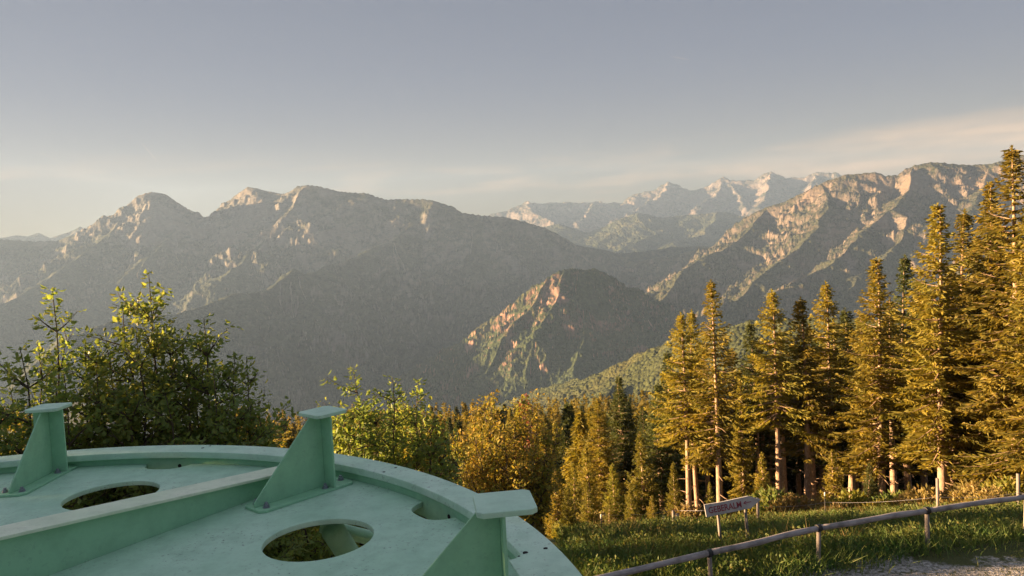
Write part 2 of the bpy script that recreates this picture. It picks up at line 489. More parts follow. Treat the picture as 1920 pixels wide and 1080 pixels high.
mid = [(0.95, [(820, 770, 2800), (870, 722, 2850), (905, 700, 2900), (930, 668, 3000), (942, 632, 3080), (965, 603, 3150), (995, 575, 3220), (1015, 548, 3300), (1032, 520, 3380), (1048, 507, 3400),
               (1070, 503, 3430), (1100, 506, 3480), (1112, 502, 3500), (1135, 512, 3560), (1160, 533, 3620), (1190, 552, 3700), (1225, 590, 3900), (1265, 625, 4100), (1320, 640, 4300)]),
       (0.72, [(1055, 505, 3410), (1052, 545, 3270), (1035, 580, 3150), (1012, 620, 3020), (995, 665, 2900), (985, 705, 2790)]),
       (0.66, [(1080, 505, 3440), (1092, 560, 3260), (1100, 610, 3080), (1085, 660, 2900), (1075, 700, 2760)]),
       (0.66, [(1112, 502, 3500), (1130, 570, 3300), (1150, 630, 3100), (1140, 690, 2900)]),
       (0.60, [(1160, 533, 3620), (1210, 610, 3400), (1240, 680, 3150)])]
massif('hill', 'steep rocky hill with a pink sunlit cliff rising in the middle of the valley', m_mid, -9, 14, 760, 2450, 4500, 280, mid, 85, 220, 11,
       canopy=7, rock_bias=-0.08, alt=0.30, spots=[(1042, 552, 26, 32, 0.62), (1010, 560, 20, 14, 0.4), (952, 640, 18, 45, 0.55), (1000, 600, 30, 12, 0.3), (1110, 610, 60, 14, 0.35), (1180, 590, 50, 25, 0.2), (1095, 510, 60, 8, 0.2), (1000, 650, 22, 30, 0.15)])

Rd = [(1200, 6200), (1420, 5700), (1580, 5500), (1900, 5600), (2500, 6000)]
rc_ = crest([(1180, 490), (1260, 480), (1330, 462), (1362, 448), (1390, 428), (1418, 396), (1440, 388), (1470, 378), (1500, 362), (1530, 350), (1556, 338), (1580, 330), (1612, 325), (1640, 322), (1662, 328), (1682, 327),
             (1698, 315), (1715, 309), (1745, 304), (1790, 305), (1830, 309), (1862, 308), (1890, 300), (1920, 290), (1980, 282), (2200, 270), (2600, 300)], Rd)
right = [(0.80, rc_),
         (0.66, [(1440, 388, 5700), (1412, 425, 5300), (1380, 450, 5100), (1350, 470, 4900), (1315, 485, 4700), (1285, 503, 4500), (1262, 530, 4300), (1230, 580, 4000)]),
         (0.70, [(1545, 345, 5500), (1552, 390, 5100), (1535, 425, 4800), (1510, 452, 4600), (1478, 478, 4400), (1450, 500, 4200), (1415, 525, 4000), (1385, 560, 3800), (1350, 610, 3550)]),
         (0.72, [(1710, 312, 5500), (1700, 360, 5150), (1672, 394, 4850), (1640, 415, 4650), (1610, 440, 4450), (1585, 470, 4250), (1560, 495, 4050), (1520, 512, 3900), (1480, 530, 3750), (1455, 570, 3600), (1420, 640, 3300)]),
         (0.70, [(1672, 394, 4850), (1705, 405, 4650), (1690, 450, 4400), (1650, 490, 4150), (1610, 520, 3900), (1570, 570, 3650)]),
         (0.70, [(1860, 309, 5600), (1840, 360, 5200), (1800, 420, 4800), (1760, 470, 4500), (1720, 540, 4100)]),
         (0.70, [(2050, 280, 5700), (2000, 360, 5200), (1930, 450, 4600), (1880, 540, 4100)])]
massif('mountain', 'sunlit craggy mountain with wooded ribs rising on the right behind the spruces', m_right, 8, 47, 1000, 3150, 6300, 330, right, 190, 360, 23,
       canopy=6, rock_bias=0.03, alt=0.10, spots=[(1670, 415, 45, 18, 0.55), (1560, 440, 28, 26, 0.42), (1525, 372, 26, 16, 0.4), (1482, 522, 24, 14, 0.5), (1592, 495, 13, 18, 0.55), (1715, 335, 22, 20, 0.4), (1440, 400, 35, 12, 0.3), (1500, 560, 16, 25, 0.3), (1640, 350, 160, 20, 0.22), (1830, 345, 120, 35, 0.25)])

Fd = [(900, 12600), (1250, 13000), (1600, 12600)]
fc_ = crest([(880, 415), (925, 402), (948, 398), (966, 388), (988, 378), (1005, 384), (1030, 383), (1060, 380), (1090, 382), (1118, 378), (1140, 382), (1165, 382), (1176, 372), (1190, 366), (1212, 361), (1228, 357),
             (1240, 349), (1254, 343), (1268, 347), (1280, 355), (1296, 359), (1312, 356), (1330, 349), (1342, 340), (1356, 335), (1372, 338), (1395, 340), (1414, 338), (1430, 329), (1445, 324), (1458, 328), (1472, 336),
             (1490, 334), (1510, 336), (1520, 328), (1535, 325), (1552, 327), (1566, 324), (1585, 334), (1640, 345), (1760, 360)], Fd)
far = [(0.95, fc_), (0.8, [(988, 378, 12600), (1000, 400, 11900), (1040, 420, 11200)]), (0.8, [(1118, 378, 12700), (1105, 400, 12000), (1080, 420, 11200)]),
       (0.9, [(1254, 343, 13000), (1240, 370, 12300), (1190, 395, 11500), (1150, 415, 10900)]), (0.9, [(1356, 335, 13000), (1345, 365, 12300), (1310, 385, 11600)]),
       (0.9, [(1356, 335, 13000), (1385, 365, 12300), (1400, 390, 11600)]), (0.9, [(1445, 324, 12800), (1440, 360, 12000), (1420, 390, 11300)]), (0.9, [(1530, 326, 12700), (1520, 360, 12000), (1500, 390, 11200)])]
massif('mountain', 'pale jagged far mountain range with sunlit rock faces on the skyline', m_far, -5, 26, 700, 10300, 14000, 230, far, 230, 600, 31, rock_bias=0.36, warp=70, rough=42)
foot = [(0.42, crest([(980, 440), (1020, 426), (1045, 420), (1066, 426), (1090, 436), (1125, 436), (1150, 424), (1172, 408), (1190, 400), (1215, 403), (1245, 408), (1275, 404), (1310, 402), (1345, 398), (1372, 400), (1400, 409), (1440, 425), (1540, 440)], [(980, 9600), (1540, 9800)])),
        (0.42, [(1090, 436, 9600), (1060, 455, 8900), (1110, 470, 8300)]), (0.42, [(1190, 402, 9600), (1230, 440, 8900), (1180, 458, 8300), (1150, 475, 8000)]), (0.42, [(1345, 398, 9700), (1320, 440, 8800), (1260, 455, 8300)])]
massif('hills', 'rolling bluish foothills below the far mountain range', m_far, 0, 24, 520, 8000, 10250, 150, foot, 60, 420, 41, rock_bias=-0.06, canopy=8, warp=60)
fl = [(0.8, crest([(-120, 450), (-40, 452), (5, 444), (30, 441), (50, 443), (72, 436), (95, 446), (115, 438), (130, 434), (150, 424), (165, 434), (190, 440), (300, 450)], [(-100, 10100), (300, 10100)]))]
massif('mountain', 'faint jagged peaks far off beyond the left shoulder of the massif', m_far, -36, -22, 330, 9300, 10700, 90, fl, 110, 500, 51, rock_bias=0.3)
sp = [(0.55, [(900, 775, 2250), (960, 752, 2150), (1000, 737, 2080), (1040, 722, 2010), (1085, 713, 1940), (1125, 708, 1880), (1150, 694, 1830), (1190, 670, 1750), (1230, 652, 1680), (1262, 640, 1630), (1330, 622, 1540), (1400, 605, 1480), (1500, 600, 1400), (1700, 600, 1350), (2000, 600, 1300)]),
      (0.55, [(1190, 670, 1750), (1175, 712, 1560), (1140, 735, 1420)])]
massif('hills', 'low wooded spur catching evening sun just beyond the near forest', m_spur, -8, 34, 900, 1000, 2400, 260, sp, 30, 220, 61, canopy=9, rock_bias=-0.3, warp=15)

# ------------------------------------------------------------------ local ground
GY = [-60, 14, 19.6, 23, 30, 45, 65, 90, 150, 280, 420, 800, 1400, 2400, 3400]
GZ = [-8.6, -8.6, -8.65, -9.5, -12.05, -18.6, -26.5, -38, -53, -74, -128, -320, -640, -757, -762]


def G(x, y):
    r = np.interp(y, GY, GZ)
    k = np.clip((y - 30) / 15, 0, 1) * np.clip((x - 5) / 40, 0, 1.5) * 1.5
    return r + 0 * k


ys = np.concatenate([np.linspace(-40, 12, 14), np.linspace(12.5, 60, 190), np.geomspace(61, 2600, 70), np.linspace(3000, 14300, 12)])
us = np.linspace(-1, 1, 300)
Yg = np.repeat(ys[:, None], 300, 1); Xg = us[None] * (44 + 0.98 * np.clip(Yg, 0, None)); Xg = np.clip(Xg, -6300, 9300)
Zg = np.where(Yg < 2600, G(Xg, Yg), -762 - np.clip((Yg - 2600) / 700, 0, 1) * 6)
Zg = Zg + np.clip((Yg - 19) / 6, 0, 1) * np.clip(1 - Yg / 900, 0, 1) * (0.25 * fbm(Xg, Yg, 4.0, 4, 0.55, 5) + 0.04 * fbm(Xg, Yg, .6, 2, 0.55, 8)) + 0.03 * fbm(Xg, Yg, 1.2, 3, 0.5, 6)
i = np.arange(len(ys) - 1)[:, None] * 300 + np.arange(299)[None]
gm = mesh_np('ground', np.stack([Xg, Yg, Zg], -1).reshape(-1, 3), np.stack([i, i + 1, i + 301, i + 300], -1).reshape(-1, 4), smooth=True)
m, o = mat("ground_soil")
v = coords('Object'); spx = N.new('ShaderNodeSeparateXYZ'); L.new(v, spx.inputs[0])
n1 = noise(v, 0.55, 6, 0.65); n2 = noise(v, 9, 5, 0.7); n3 = noise(v, 0.05, 3)
edge = mt('SUBTRACT', 19.0, spx.outputs['Y'])
edge = mt('ADD', edge, mt('MULTIPLY', mt('SUBTRACT', n1, 0.5), 7.0))
edge = mt('ADD', edge, mt('MULTIPLY', mt('MAXIMUM', mt('SUBTRACT', spx.outputs['X'], 10.5), 0), -0.35))
gr = ramp(mt('ADD', mt('MULTIPLY', edge, 0.8), 0.25), [(0.25, 0.0), (0.6, 1.0)])
gr = mt('MULTIPLY', gr, ramp(n2, [(0.38, 0.05), (0.52, 1.0)]))
vo = N.new('ShaderNodeTexVoronoi'); vo.inputs['Scale'].default_value = 22; L.new(v, vo.inputs['Vector'])
sc = N.new('ShaderNodeSeparateColor'); L.new(vo.outputs['Color'], sc.inputs[0])
stone = mixc(sc.outputs[0], (0.20, 0.185, 0.17), (0.52, 0.48, 0.45))
soil = mixc(n2, (0.055, 0.065, 0.025), (0.12, 0.12, 0.05))
princ(o, mixc(gr, soil, stone), 0.95, bump(mt('ADD', vo.outputs['Distance'], n2), 0.03, 0.8), 0.1)
tag(ob('ground', gm, m), 'grassy slope with a patch of pale gravel falling to the valley', None, None, 'structure')


# ------------------------------------------------------------------ foliage meshes
def diamonds(c, d, n, ln, wd, fold=0.0):
    """leaf quads: base c, unit dir d, side vector n, length ln, width wd -> (verts, quads)"""
    k = len(c); mid = c + d * (ln * 0.45)[:, None]
    nrm = np.cross(d, n); f = nrm * (fold * wd)[:, None]
    V = np.empty((k, 4, 3)); V[:, 0] = c; V[:, 1] = mid + n * (wd * 0.5)[:, None] + f; V[:, 2] = c + d * ln[:, None]; V[:, 3] = mid - n * (wd * 0.5)[:, None] + f
    return V.reshape(-1, 3), np.arange(k * 4).reshape(-1, 4)


def unit(a): return a / (np.linalg.norm(a, axis=-1, keepdims=True) + 1e-9)


def spruce_mesh(seed, H=20.0, base=0.3, width=2.3, droop=0.45, dens=1.0, bare_side=0.0, sparse=0.0, leaf=0.245, gap=0.0):
    r = np.random.default_rng(seed)
    C = []; Dv = []; Nv = []; Ln = []; Wd = []
    tw = MB()
    z = H * base; k = 0
    while z < H * 0.992:
        t = (z - H * base) / (H * (1 - base))
        Lb = width * (1 - t) ** (0.80 + 0.25 * t) * (0.55 + 0.45 * min(1, t * 5 + 0.3)) + 0.12
        nb = int((5 if t < 0.85 else 4) * (1 if r.random() > sparse else 0.5)) + 1
        a0 = r.random() * 6.28
        for j in range(nb):
            an = a0 + j * 6.283 / nb + r.normal(0, 0.25); l = Lb * r.uniform(0.50, 1.25)
            if bare_side and cos(an - bare_side) > 0.2: l *= 0.45
            if gap and t < 0.8 and cos(an + pi / 2) > 1 - gap: l *= 0.12
            out = np.array([cos(an), sin(an), 0]); side = np.array([-sin(an), cos(an), 0])
            elev = 0.55 * t - droop * (1 - t) + r.normal(0, 0.08) + 0.08
            ns = max(3, int(l / 0.155 * dens)); s = np.linspace(0.12 if t > .3 else 0.2, 1, ns)
            p = np.array([0, 0, z + r.normal(0, 0.05)]) + out * (l * s)[:, None] + np.array([0, 0, 1]) * (l * (elev * s + 0.28 * s ** 2.4 - 0.12 * s))[:, None]
            if l > 0.8:
                tw.tube([(0, 0, z), tuple(p[len(p) // 2]), tuple(p[-1])], [0.02 + 0.012 * l, 0.014, 0.005], 4, False)
            for q in (-1, 1):
                for ly in range(3):
                    c = p + r.normal(0, 0.03, p.shape)
                    sl = (0.20 + 0.42 * np.sin(pi * np.clip(s, 0, 1) ** 0.8) * min(1.0, l / 1.2)) * r.uniform(0.6, 1.2, ns)
                    d = unit(out * r.uniform(0.45, 1.0, ns)[:, None] + side * q * r.uniform(0.35, 1.0, ns)[:, None] + np.array([0, 0, 1]) * r.uniform(-0.95 if ly else -0.35, 0.15, ns)[:, None])
                    n_ = unit(np.cross(d, r.normal(0, 1, d.shape)))
                    C.append(c); Dv.append(d); Nv.append(n_); Ln.append(sl * (leaf / 0.26)); Wd.append(r.uniform(0.055, 0.13, ns) * leaf / 0.26)
                    if ly == 0 and l > 0.7:      # second order
                        c2 = c + d * (sl * 0.7)[:, None]
                        d2 = unit(d + r.normal(0, 0.6, d.shape) + np.array([0, 0, -0.4]))
                        C.append(c2); Dv.append(d2); Nv.append(unit(np.cross(d2, r.normal(0, 1, d.shape)))); Ln.append(sl * 0.7 * leaf / 0.26); Wd.append(r.uniform(0.06, 0.13, ns) * leaf / 0.26)
        z += r.uniform(0.20, 0.44) * (1.0 if t < .8 else 0.7); k += 1
    # leader
    for zz in np.linspace(H * 0.975, H * 1.0, 5):
        d = unit(r.normal(0, 0.5, (6, 3)) + np.array([0, 0, 0.9])); C.append(np.tile([0, 0, zz], (6, 1))); Dv.append(d); Nv.append(unit(np.cross(d, r.normal(0, 1, d.shape)))); Ln.append(np.full(6, .22)); Wd.append(np.full(6, .06))
    V, Q = diamonds(np.concatenate(C), np.concatenate(Dv), np.concatenate(Nv), np.concatenate(Ln), np.concatenate(Wd))
    crown = mesh_np('crown', V, Q)
    # trunk with dead stubs
    bend = r.normal(0, 0.10, 2)
    zs = np.linspace(-0.6, H * 0.99, 12)
    path = [(bend[0] * sin(q / H * 3), bend[1] * sin(q / H * 4), q) for q in zs]
    rad = [0.23 * (1 - 0.93 * max(0, q) / H) + (0.10 if q < 0.1 else 0) for q in zs]
    tb = MB(); tb.tube(path, rad, 9, True, 0.05)
    for _ in range(int(30 * base) + 6):
        q = r.uniform(H * 0.06, H * max(base, 0.25) + 3); an = r.random() * 6.28; l = r.uniform(0.25, 1.2)
        tb.tube([(0, 0, q), (cos(an) * l * .6, sin(an) * l * .6, q - 0.05), (cos(an) * l, sin(an) * l, q - r.uniform(-.1, .3))], [0.03, 0.02, 0.008], 4, False)
    tb.v += tw.v and []  # twigs are kept with the trunk so that they take its bark
    tb.add(tw.v, tw.f)
    return crown, tb.mesh('trunk', True), H


PROTO = {
    'tall': spruce_mesh(1, 20, 0.46, 2.6, 0.70, 1.1, sparse=0.18, gap=0.45),
    'open': spruce_mesh(2, 20, 0.32, 2.3, 0.75, 1.0, sparse=0.35, gap=0.6),
    'slim': spruce_mesh(3, 20, 0.34, 2.0, 0.60, 1.1, sparse=0.15, gap=0.3),
    'onesided': spruce_mesh(4, 20, 0.24, 2.8, 0.65, 1.1, sparse=0.12, gap=0.35),
    'skirt': spruce_mesh(5, 20, 0.08, 3.2, 0.65, 1.15, sparse=0.03),
    'skirt2': spruce_mesh(6, 20, 0.03, 3.0, 0.55, 1.1),
    'bare': spruce_mesh(13, 20, 0.55, 1.7, 0.45, 0.9, sparse=0.3, gap=0.2),
    'young': spruce_mesh(7, 9, 0.04, 1.9, 0.05, 1.1, leaf=0.24),
    'larch': spruce_mesh(8, 10, 0.08, 1.9, -0.10, 1.0, sparse=0.25, leaf=0.26),
    'wood1': spruce_mesh(9, 15, 0.12, 2.3, 0.30, 0.6, leaf=0.42),
    'wood2': spruce_mesh(10, 15, 0.10, 2.0, 0.25, 0.6, leaf=0.42),
    'wood3': spruce_mesh(12, 15, 0.15, 1.8, 0.35, 0.6, leaf=0.42),
}
_mcache = {}


def mesh_with(me, m):
    k = (me.name, m.name)
    if k not in _mcache:
        c = me.copy(); c.materials.clear(); c.materials.append(m); c.name = me.name.split('.')[0]; _mcache[k] = c
    return _mcache[k]


def put_tree(kind, x, y, ztop, label, cat, group=None, name='spruce_tree', m=None, wide=1.0, rz=None, trunk=True):
    crown, tr_, H = PROTO[kind]
    g = float(G(x, y)); h = ztop - g; s = h / H
    e = empty(name, (x, y, g), random.random() * 6.28 if rz is None else rz)
    w = (0.5 + 0.5 * s) * wide * 1.10 if H > 12 and s > 0.5 else s * wide
    e.scale = (w, w, s)
    ob('trunk', mesh_with(tr_, M_BARK), None, e)
    ob('crown', mesh_with(crown, m or M_SPRUCE), None, e)
    tag(e, label, cat, group)
    return e


def tree_px(kind, px, py, d, label, **k):
    p = atd(px, py, d)
    return put_tree(kind, p[0], p[1], p[2], label, k.pop('cat', 'spruce'), **k)


R1 = "spruces along the right edge of the meadow"
T = [
    ('tall', 1276, 588, 47, 'spruce with a bare lower trunk, leftmost of the tall row', dict(wide=.95)),
    ('slim', 1296, 583, 49, 'spruce close behind the first bare trunk, right of the leftmost pair', dict(wide=.9)),
    ('open', 1333, 528, 46, 'tall thin spruce with a long pale exposed trunk behind the arrow sign', dict(wide=1.0)),
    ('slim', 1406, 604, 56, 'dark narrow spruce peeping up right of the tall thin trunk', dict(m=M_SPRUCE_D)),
    ('tall', 1447, 545, 46, 'spruce with a reddish bare trunk just right of the arrow sign', {}),
    ('onesided', 1386, 700, 46, 'short spruce between the thin trunk and the reddish trunk', dict(wide=.8)),
    ('slim', 1500, 560, 47, 'narrow spruce standing second right from the arrow sign', dict(wide=1.15)),
    ('tall', 1548, 530, 50, 'spruce behind the clamped fence post, top level with the rock outcrop', {}),
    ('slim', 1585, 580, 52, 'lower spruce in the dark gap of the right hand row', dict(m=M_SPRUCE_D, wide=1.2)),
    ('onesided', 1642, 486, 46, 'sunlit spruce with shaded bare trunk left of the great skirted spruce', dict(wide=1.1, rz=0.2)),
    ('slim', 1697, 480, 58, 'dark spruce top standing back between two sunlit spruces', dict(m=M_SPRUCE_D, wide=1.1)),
    ('onesided', 1757, 385, 45, 'great broad spruce with thick foliage and a bright bare trunk at right', dict(wide=1.15, rz=0.3)),
    ('slim', 1808, 396, 53, 'spruce half hidden right of the great broad spruce', dict(wide=1.2)),
    ('skirt2', 1855, 345, 47, 'full skirted spruce second from the right edge', dict(wide=1.1)),
    ('open', 1897, 278, 44, 'tallest spruce with a knobbly pale trunk at the right edge', dict(wide=1.3)),
    ('skirt', 1946, 330, 43, 'spruce cut off by the right edge of the view', dict(wide=1.1)),
    ('tall', 1985, 300, 48, 'spruce just outside the right edge of the view', {}),
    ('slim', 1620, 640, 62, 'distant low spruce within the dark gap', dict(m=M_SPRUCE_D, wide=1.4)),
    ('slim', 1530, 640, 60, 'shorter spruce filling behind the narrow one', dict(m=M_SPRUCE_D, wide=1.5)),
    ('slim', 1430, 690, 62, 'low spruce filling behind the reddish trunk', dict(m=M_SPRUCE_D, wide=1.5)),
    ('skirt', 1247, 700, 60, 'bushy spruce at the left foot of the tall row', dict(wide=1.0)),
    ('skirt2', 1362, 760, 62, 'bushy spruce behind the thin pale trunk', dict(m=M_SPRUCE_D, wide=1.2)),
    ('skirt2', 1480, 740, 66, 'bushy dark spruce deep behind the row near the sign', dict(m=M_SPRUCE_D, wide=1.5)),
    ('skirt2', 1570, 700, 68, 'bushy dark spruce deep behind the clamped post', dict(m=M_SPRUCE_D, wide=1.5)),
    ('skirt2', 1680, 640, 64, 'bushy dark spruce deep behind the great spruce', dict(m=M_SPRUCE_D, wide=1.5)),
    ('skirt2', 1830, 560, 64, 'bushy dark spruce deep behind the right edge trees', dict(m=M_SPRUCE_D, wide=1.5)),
    ('slim', 1783, 500, 47.5, 'slender spruce growing against the right flank of the great spruce', {}),
    ('young', 1704, 905, 42, 'small spruce at the foot of the dark gap', dict(wide=.9)),
    ('young', 1630, 870, 44, 'small spruce growing under the shaded bare trunk', dict(m=M_SPRUCE_D)),
    ('young', 1428, 850, 45, 'small sunlit spruce right of the arrow sign tip', dict(wide=.9)),
    ('young', 1560, 845, 45, 'small spruce beneath the spruce behind the clamped post', {}),
    ('skirt', 1160, 706, 58, 'shapely dark pointed spruce standing alone above the larches', dict(m=M_SPRUCE_D, wide=.95)),
    ('skirt2', 1120, 748, 52, 'broad yellow green spruce left of the shapely pointed one', dict(m=M_SPRUCE, wide=1.0)),
    ('wood1', 1087, 772, 56, 'slender yellow green spruce third left of the pointed one', dict(m=M_SPRUCE)),
    ('skirt2', 1205, 765, 62, 'dark spruce low in the gap right of the pointed one', dict(m=M_SPRUCE_D)),
    ('young', 1075, 872, 36, 'bright young spruce right behind the platform rim', dict(m=M_LARCH)),
    ('larch', 1200, 812, 38, 'feathery pale green larch left of the bare trunks', dict(m=M_LARCH, name='larch_tree', cat='larch', wide=1.1)),
    ('larch', 1148, 870, 37, 'small pale larch between the young spruce and the feathery larch', dict(m=M_LARCH, name='larch_tree', cat='larch')),
    ('larch', 1262, 868, 41, 'yellowish larch at the foot of the leftmost bare trunk', dict(m=M_LARCH, name='larch_tree', cat='larch', wide=.9)),
    ('young', 1330, 905, 41, 'low larch like spruce behind the left half of the arrow sign', dict(m=M_LARCH, wide=.8)),
    ('young', 1040, 880, 44, 'dim young spruce close to the orange tree', dict(m=M_SPRUCE)),
    ('young', 1098, 838, 43, 'young spruce halfway up the sunlit thicket', dict(m=M_SPRUCE)),
    ('young', 1065, 915, 29, 'low yellow green spruce closest to the right platform rim', dict(m=M_LARCH, wide=1.2)),
    ('larch', 1100, 905, 31, 'loose yellow larch rising above the thin black metal stake', dict(m=M_LARCH, name='larch_tree', cat='larch', wide=1.1)),
    ('young', 1142, 935, 32, 'low bushy spruce just right of the thin black metal stake', dict(m=M_LARCH, wide=1.2)),
    ('larch', 1182, 915, 33, 'small larch in front of the feathery pale green larch', dict(m=M_LARCH, name='larch_tree', cat='larch', wide=1.1)),
    ('young', 1222, 930, 34, 'squat golden spruce left of the two short stakes', dict(m=M_SPRUCE, wide=1.2)),
    ('wood2', 1020, 800, 62, 'spruce rising behind the orange leaved tree', dict(m=M_SPRUCE)),
    ('wood1', 1060, 796, 70, 'spruce between the orange tree and the yellow green ones', dict(m=M_SPRUCE_D)),
]
BG = [('bare', 1318, 640, 58), ('bare', 1372, 655, 57), ('bare', 1423, 640, 59), ('bare', 1462, 620, 56), ('bare', 1488, 640, 60), ('bare', 1517, 610, 57), ('bare', 1562, 600, 55), ('bare', 1596, 610, 60), ('bare', 1613, 590, 56),
      ('bare', 1668, 560, 55), ('bare', 1725, 520, 60), ('bare', 1775, 560, 58), ('bare', 1828, 450, 57), ('bare', 1872, 420, 55), ('slim', 1252, 660, 56), ('slim', 1234, 720, 54), ('slim', 1655, 600, 62), ('slim', 1725, 600, 66), ('slim', 1345, 690, 60), ('slim', 1462, 690, 66), ('slim', 1505, 690, 64), ('skirt2', 1415, 780, 68), ('skirt2', 1310, 800, 70), ('skirt2', 1530, 760, 70), ('skirt2', 1630, 740, 72), ('skirt2', 1745, 700, 74)]
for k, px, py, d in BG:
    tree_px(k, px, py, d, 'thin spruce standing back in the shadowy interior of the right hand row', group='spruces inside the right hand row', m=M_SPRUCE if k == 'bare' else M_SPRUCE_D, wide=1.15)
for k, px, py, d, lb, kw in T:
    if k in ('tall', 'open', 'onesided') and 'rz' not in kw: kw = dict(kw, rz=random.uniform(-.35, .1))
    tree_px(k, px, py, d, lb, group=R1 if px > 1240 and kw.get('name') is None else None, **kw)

# dense wood down the slope
GW = "spruces of the dense wood down the slope"
cnt = 0; att = 0; placed = []
while cnt < 285 and att < 9000:
    att += 1
    d = random.choice((random.uniform(66, 120), random.uniform(110, 200), random.uniform(180, 300)))
    px = random.uniform(330, 1290); base = atd(px, 700, d); x, y = base[0], base[1]
    if any((x - a_) ** 2 + (y - b_) ** 2 < (0.011 * d + 1.6) ** 2 for a_, b_ in placed): continue
    h = random.uniform(12, 17.5); zt = float(G(x, y)) + h
    pp = proj(np.array([[x, y, zt]])); lim = 752 + (px > 820) * 0 - max(0, px - 950) * 0.08 + random.uniform(0, 14)
    if pp[1][0] < lim: continue
    placed.append((x, y)); cnt += 1
    put_tree(random.choice(('wood1', 'wood2', 'wood3')), x, y, zt, 'spruce of the dense wood seen below the horizon beyond the platform', 'spruce', GW, m=random.choice((M_SPRUCE, M_SPRUCE_D, M_SPRUCE)), wide=1.15)

crW = PROTO['wood1'][0]; nv = len(crW.vertices); cw = np.empty(nv * 3); crW.vertices.foreach_get('co', cw); cw = cw.reshape(-1, 4, 3)
rw = np.random.default_rng(5); VV = []
for k in range(1100):
    y = rw.uniform(190, 430) ** 1.0; x = rw.uniform(-0.42, 0.3) * y
    g = float(G(x, y)); h = rw.uniform(11, 18); pp = proj(np.array([[x, y, g + h]]))
    if pp[1][0] < 748 - max(0, pp[0][0] - 950) * 0.08: continue
    pick = cw[rw.integers(0, len(cw), 260)].copy(); c_ = pick.mean(1, keepdims=True); pick = c_ + (pick - c_) * 2.6
    a_ = rw.random() * 6.28; ca, sa = cos(a_), sin(a_); X_ = pick[..., 0] * ca - pick[..., 1] * sa; Y_ = pick[..., 0] * sa + pick[..., 1] * ca
    VV.append(np.stack([X_ * h / 15 + x, Y_ * h / 15 + y, pick[..., 2] * h / 15 + g], -1))
VV = np.concatenate(VV)
tag(ob('far_wood', mesh_np('far_wood', VV.reshape(-1, 3), np.arange(len(VV) * 4).reshape(-1, 4)), M_SPRUCE), 'far part of the conifer wood on the slope, small tips lit', 'wood', None, 'stuff')

# ------------------------------------------------------------------ unseen spruces added at left to shade the platform and the near meadow
for k, (x, y, zt) in enumerate([(-24, -6, 6), (-25, -3, 7.5), (-26, -1, 7.5), (-25, 1, 8), (-27, 2.6, 8), (-25, 4, 7.5), (-26.5, 5.6, 7), (-25.5, 7.2, 6), (-28, 9, 5), (-27, 11, 3.5), (-29, 13, 2.5), (-30, 16.5, 1.0), (-29, 19, -1.8), (-30, 21.5, -2.2), (-30, 24, -2.4), (-31, 26.5, -3.0), (-32, 29, -4.0), (-34, 31.5, -5), (-37, 15, 1), (-38, 18, -0.6), (-37.5, 20.3, -1), (-38, 22.8, -1.2), (-39, 25.2, -1.6), (-38.5, 27.8, -2.4), (-40, 30.3, -3), (-36, 12, 2.5)]):
    put_tree('skirt' if k % 2 else 'skirt2', x, y, zt, 'unseen tall spruce added outside the left edge of the view for shade', 'spruce', 'unseen shading spruces outside the left edge', wide=1.35)


